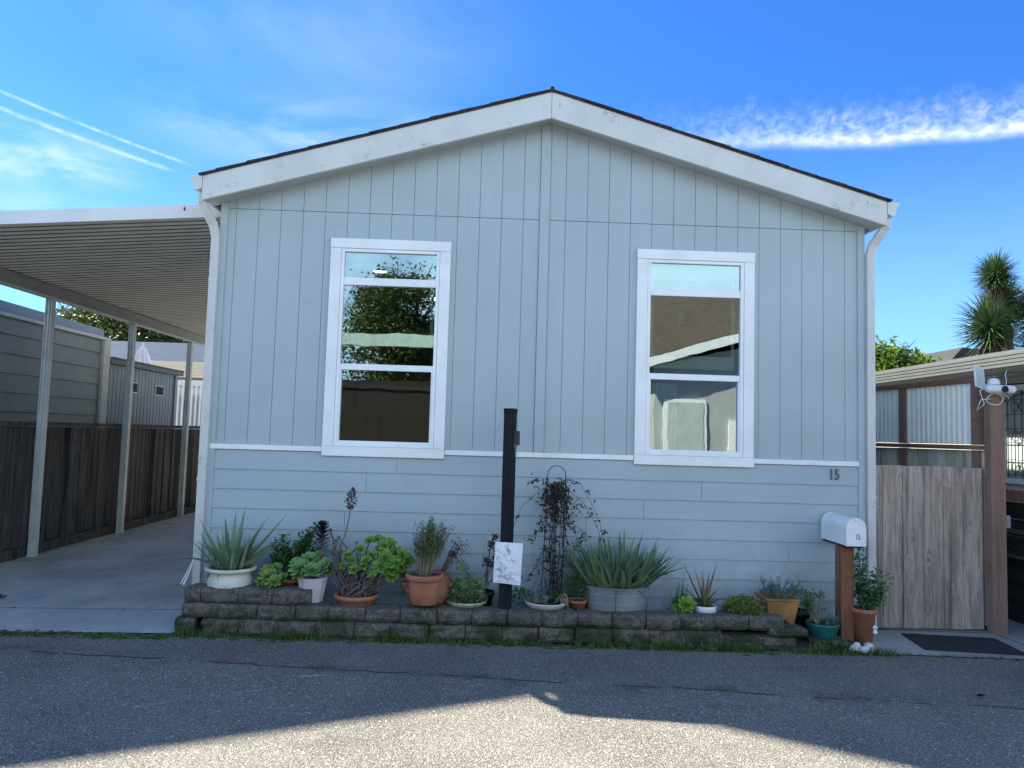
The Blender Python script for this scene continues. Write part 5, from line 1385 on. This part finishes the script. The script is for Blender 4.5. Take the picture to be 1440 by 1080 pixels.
m = MB(); m.lathe([(0,.13),(.018,.14),(.012,.165),(.02,.185),(.006,.20),(0,.205)], (3.212,-.655), 10); m.box(3.19,3.235,-.657,-.652,.178,.186); m.build('figure', M['plastic'], SK, smooth=False)
T = thing('trailing_plant', (.28,-.25,.17), 'low tangle of dark trailing stems between the black post and the white dish', 'plant')
l = MB(); mound(l, (.30,-.25,.18), .13,.10,.17, 420, .035,.014); l.build('leaves', M['jade'], T)
T = thing('trailing_plant', (1.02,-.12,.17), 'dark weedy growth behind the small terracotta pot and the steel tub', 'plant')
l = MB(); mound(l, (.86,-.14,.20), .16,.06,.30, 600, .035,.014); l.build('leaves', M['green'], T)
# weed by the wall end
T = thing('weed', (2.86,-.70,0), 'broad leaved green weed growing in front of the right end of the wall', 'plant')
l = MB()
for k in range(46): a = rnd(0,6.3); l.spoon((2.86+rnd(-.09,.09),-.71+rnd(-.03,.03),rnd(.01,.06)), (math.cos(a),math.sin(a),rnd(.2,1)), (0,0,1), rnd(.03,.06), rnd(.02,.035))
l.build('leaves', M['green'], T)

for o in list(sc.objects):
    if o.parent is None and o.name.split('.')[0] in ('dish_planter','potted_groundcover'): o.location.z += .022
for lab, dz in (('left of the galvanised tub', .035), ('small round white pot', .022), ('shallow terracotta bowl', .012), ('compact',0)):
    for o in sc.objects:
        if o.parent is None and lab in o.get('label',''): o.location.z += dz
# ================================================================== ACROSS THE ROAD (behind the camera, seen in the panes)
OH = thing('house', (8.5,-18,0), 'white gabled house across the road behind the camera', 'house')
w_ = MB(); w_.prism([(5.0,0),(12.0,0),(12.0,3.9),(8.6,4.8),(5.0,3.9)][::1], -22, -15.5); w_.build('wall', M['wallgrey'], OH)
for s_, pl_ in ((0,[(4.4,3.72),(4.4,4.0),(8.6,5.3),(8.6,5.02)]),(1,[(8.61,5.02),(8.61,5.3),(12.8,4.0),(12.8,3.72)])):
    w_ = MB(); w_.prism(pl_[::-1], -15.0, -14.95); w_.build('rake_board', M['trim'], OH)
    w_ = MB(); w_.prism([(x_, z_+.03) for x_, z_ in pl_][::-1], -22.3, -15.01); w_.build('roof', M['darkroof'], OH)
w_ = MB(); w_.box(5.3,6.6,-15.49,-15.42,1.2,2.9); f = w_.build('window', M['trim'], OH); w_ = MB(); w_.box(5.4,6.5,-15.41,-15.40,1.3,2.8); w_.build('pane', M['blind'], f)
w_ = MB(); w_.box(7.3,8.3,-15.49,-15.42,.1,2.3); w_.build('door', M['trim'], OH)
tree((-3.2,-17,0), (-3.1,-17,4.6), 1.65,1.9,2.5, 300, 90, .14, M['oak'], .22, 'bushy tree across the road mirrored in the left window', 'trees across the road', 51)
tree((-.6,-19,0), (-.8,-19,3.9), 2.2,2,1.6, 220, 90, .14, M['oak'], .2, 'lower tree across the road right of the bushy one', 'trees across the road', 52)
BF = thing('wooden_fence', (-5,-14,0), 'tall dark brown board fence across the road', 'fence')
hg = MB(); x = -13.0
while x < 3.6: hg.box(x, x+.179, -14.0-.002*(int(x*5)%2), -13.97-.004*(int(x*5)%2), .03, 3.1+rnd(-.02,.02)); x += .18
hg.build('board', simple('dark_brown_boards', (.014,.009,.006), .9, .2, 3), BF); BF.children[-1]['kind'] = 'stuff'
hg = MB(); hg.box(-13.0,3.6,-13.965,-13.93,2.85,2.97); hg.box(-13.0,3.6,-14.03,-14.01,.02,3.05); hg.build('rail', M['darkwood'], BF)
hg = MB(); hg.box(-9.5,-.2,-14.4,-14.2,4.1,4.45); hg.box(-9.4,-9.3,-14.35,-14.25,0,4.1); hg.box(-.4,-.3,-14.35,-14.25,0,4.1); tag(hg.build('pergola', simple('pale_green_beam', (.42,.52,.44), .7), loc=(-5,-14.3,0)), 'pale green pergola beam above the dark fence across the road', 'pergola')
BR = thing('barn', (8,-22,0), 'large brown shingled roof behind the white house across the road', 'building')
hg = MB(); hg.hexa([(1.6,-16.6,3.9),(17,-16.6,3.9),(17,-23,3.9),(1.6,-23,3.9),(1.6,-22.8,7.7),(17,-22.8,7.7),(17,-23,7.7),(1.6,-23,7.7)]); hg.build('roof', simple('brown_shingles', (.075,.058,.042), .9, .45, 7, .8, 30, stretch=(1,1,5)), BR)
hg = MB(); hg.box(1.9,16.7,-22.8,-17,0,3.89); hg.build('wall', M['wallgrey'], BR)

# ================================================================== WORLD
S = Vector((-.84,.50,1)).normalized()
el = math.asin(S.z); az = math.atan2(S.x, S.y)
W = bpy.data.worlds.new('World'); sc.world = W; W.use_nodes = True
g = NT(W.node_tree); bg = g.n['Background']
sky = g.node('ShaderNodeTexSky', sky_type='NISHITA'); sky.sun_disc = False
sky.sun_elevation = el; sky.sun_rotation = az; sky.air_density = 1.0; sky.dust_density = .3; sky.ozone_density = 2.2; sky.altitude = 50
tc = g.node('ShaderNodeTexCoord'); D = tc.outputs['Generated']; x, y, z = g.sep(D)
AZ = g.m('MULTIPLY', g.m('ARCTAN2', x, y), 57.2958); EL = g.m('MULTIPLY', g.m('ARCSINE', z), 57.2958)
def line(el0, slope, az0): return g.m('ADD', g.m('MULTIPLY', g.m('SUBTRACT', AZ, az0), slope), el0)
# wide contrail at right
h = g.m('SUBTRACT', EL, line(22.0, -.095, 10.2))
nw = g.noise(g.comb(AZ, g.m('MULTIPLY', EL, .5), 0), .25, 3); h = g.m('ADD', h, g.m('MULTIPLY', g.m('SUBTRACT', nw, .5), .5))
core = g.m('MULTIPLY', g.m('MULTIPLY', g.ramp(h, -.1, .75), g.ramp(h, .6, 1.5, 1, 0)), g.ramp(g.noise(g.comb(g.m('MULTIPLY', AZ, .35), EL, 4), 1.6, 5, .65), .2, .7, .55, 1))
f1 = g.noise(g.comb(g.m('MULTIPLY', AZ, .8), g.m('MULTIPLY', EL, .65), 3), .9, 4, .5, dist=.8)
f2 = g.noise(g.comb(g.m('MULTIPLY', AZ, .7), EL, 9), 1.9, 5, .55, dist=.6)
fe = g.m('MULTIPLY', g.m('MULTIPLY', g.ramp(h, .1, .8), g.ramp(g.m('SUBTRACT', h, g.m('MULTIPLY', f1, 3.6)), -1.2, 2.0, 1, 0)), g.m('MULTIPLY', g.ramp(f2, .2, .8), .62))
rr = g.ramp(AZ, 6, 30)
tr1 = g.m('MULTIPLY', g.m('ADD', g.m('MULTIPLY', core, .5), fe), rr, clamp=True)
# thin trails at left
def thin(e0, a0, s, w, lo, hi):
    d = g.m('ABSOLUTE', g.m('SUBTRACT', EL, line(e0, s, a0)))
    return g.m('MULTIPLY', g.m('MULTIPLY', g.ramp(d, 0, w, 1, 0), g.m('MULTIPLY', g.ramp(AZ, lo, lo+3), g.ramp(AZ, hi-2, hi, 1, 0))), g.ramp(g.noise(g.comb(AZ, EL, 0), .9, 3), .3, .6, .1, .42))
t2 = thin(20.43, -34.65, -.185, .17, -60, -22.3); t3 = thin(19.44, -34.58, -.168, .22, -60, -23.5)
def blob(a0, e0, wa, we, amt, sc_):
    da = g.m('DIVIDE', g.m('SUBTRACT', AZ, a0), wa); de = g.m('DIVIDE', g.m('SUBTRACT', EL, e0), we)
    r = g.m('SQRT', g.m('ADD', g.m('MULTIPLY', da, da), g.m('MULTIPLY', de, de)))
    nn = g.noise(g.comb(g.m('MULTIPLY', AZ, .35), EL, a0), sc_, 5, .6, dist=.5)
    return g.m('MULTIPLY', g.m('MULTIPLY', g.ramp(r, .2, 1, 1, 0), g.ramp(nn, .3, .75)), amt)
b1 = blob(-33, 17, 9, 2.6, .55, .45); b2 = blob(-12, 21.2, 19, 4.2, .5, .2); b3 = blob(-31, 13.6, 7, 2.0, .3, .4); b4 = blob(-14, 29, 20, 8, .16, .14)
far = g.m('MULTIPLY', g.m('MULTIPLY', g.ramp(g.noise(D, 3, 6, .6), .55, .75), .35), g.ramp(g.m('ABSOLUTE', AZ), 50, 80))
mask = g.m('ADD', g.m('ADD', g.m('ADD', tr1, t2), g.m('ADD', t3, b1)), g.m('ADD', g.m('ADD', b2, b3), g.m('ADD', b4, far)), clamp=True)
SKYS = .10
base = g.mix(1.0, sky.outputs[0], (.175,.415,.80), 'MULTIPLY')
# bright cloud fill added to the unseen sky behind the camera, lifts the facade
fill_veil = g.m('MULTIPLY', g.m('MULTIPLY', g.ramp(y, .15, -.25), g.ramp(g.noise(D, 1.6, 6, .6), .25, .6)), g.ramp(z, .85, .25))
base = g.mix(g.m('MULTIPLY', g.ramp(z, .42, .0), .55), base, (2.0,3.5,4.6))
base = g.mix(g.m('MULTIPLY', fill_veil, .8), base, (6.6,8.9,10.6))
cm = g.mix(mask, base, (3.5,3.95,4.5))
g.l.new(cm, bg.inputs[0]); bg.inputs[1].default_value = SKYS

sun = bpy.data.lights.new('sun', 'SUN'); sun.energy = 5.0; sun.angle = rad(.5); sun.color = (1,.93,.80)
so = bpy.data.objects.new('sun', sun); COL.objects.link(so); so.rotation_euler = S.to_track_quat('Z', 'Y').to_euler(); so.location = (-8,5,12)

# ================================================================== CAMERA
yaw, pitch, roll = 0.028403890983138634, 0.06885999502323022, 0.02898295858887141
cy_, sy_ = math.cos(yaw), math.sin(yaw)
f = Vector((sy_*math.cos(pitch), cy_*math.cos(pitch), math.sin(pitch))); r = Vector((cy_,-sy_,0)); u = r.cross(f)
r2 = r*math.cos(roll)+u*math.sin(roll); u2 = -r*math.sin(roll)+u*math.cos(roll)
cam = bpy.data.cameras.new('camera'); cam.sensor_width = 36; cam.lens = 1025.997/1440*36; cam.clip_end = 500; cam.clip_start = .05
co = bpy.data.objects.new('camera', cam); COL.objects.link(co)
co.matrix_world = Matrix(((r2.x,u2.x,-f.x,0),(r2.y,u2.y,-f.y,-6.67574),(r2.z,u2.z,-f.z,1.68),(0,0,0,1)))
sc.camera = co
sc.view_settings.view_transform = 'Standard'; sc.view_settings.look = 'None'; sc.view_settings.exposure = 1.7; sc.view_settings.gamma = 1
sc.cycles.max_bounces = 8; sc.cycles.transparent_max_bounces = 12; sc.cycles.diffuse_bounces = 4
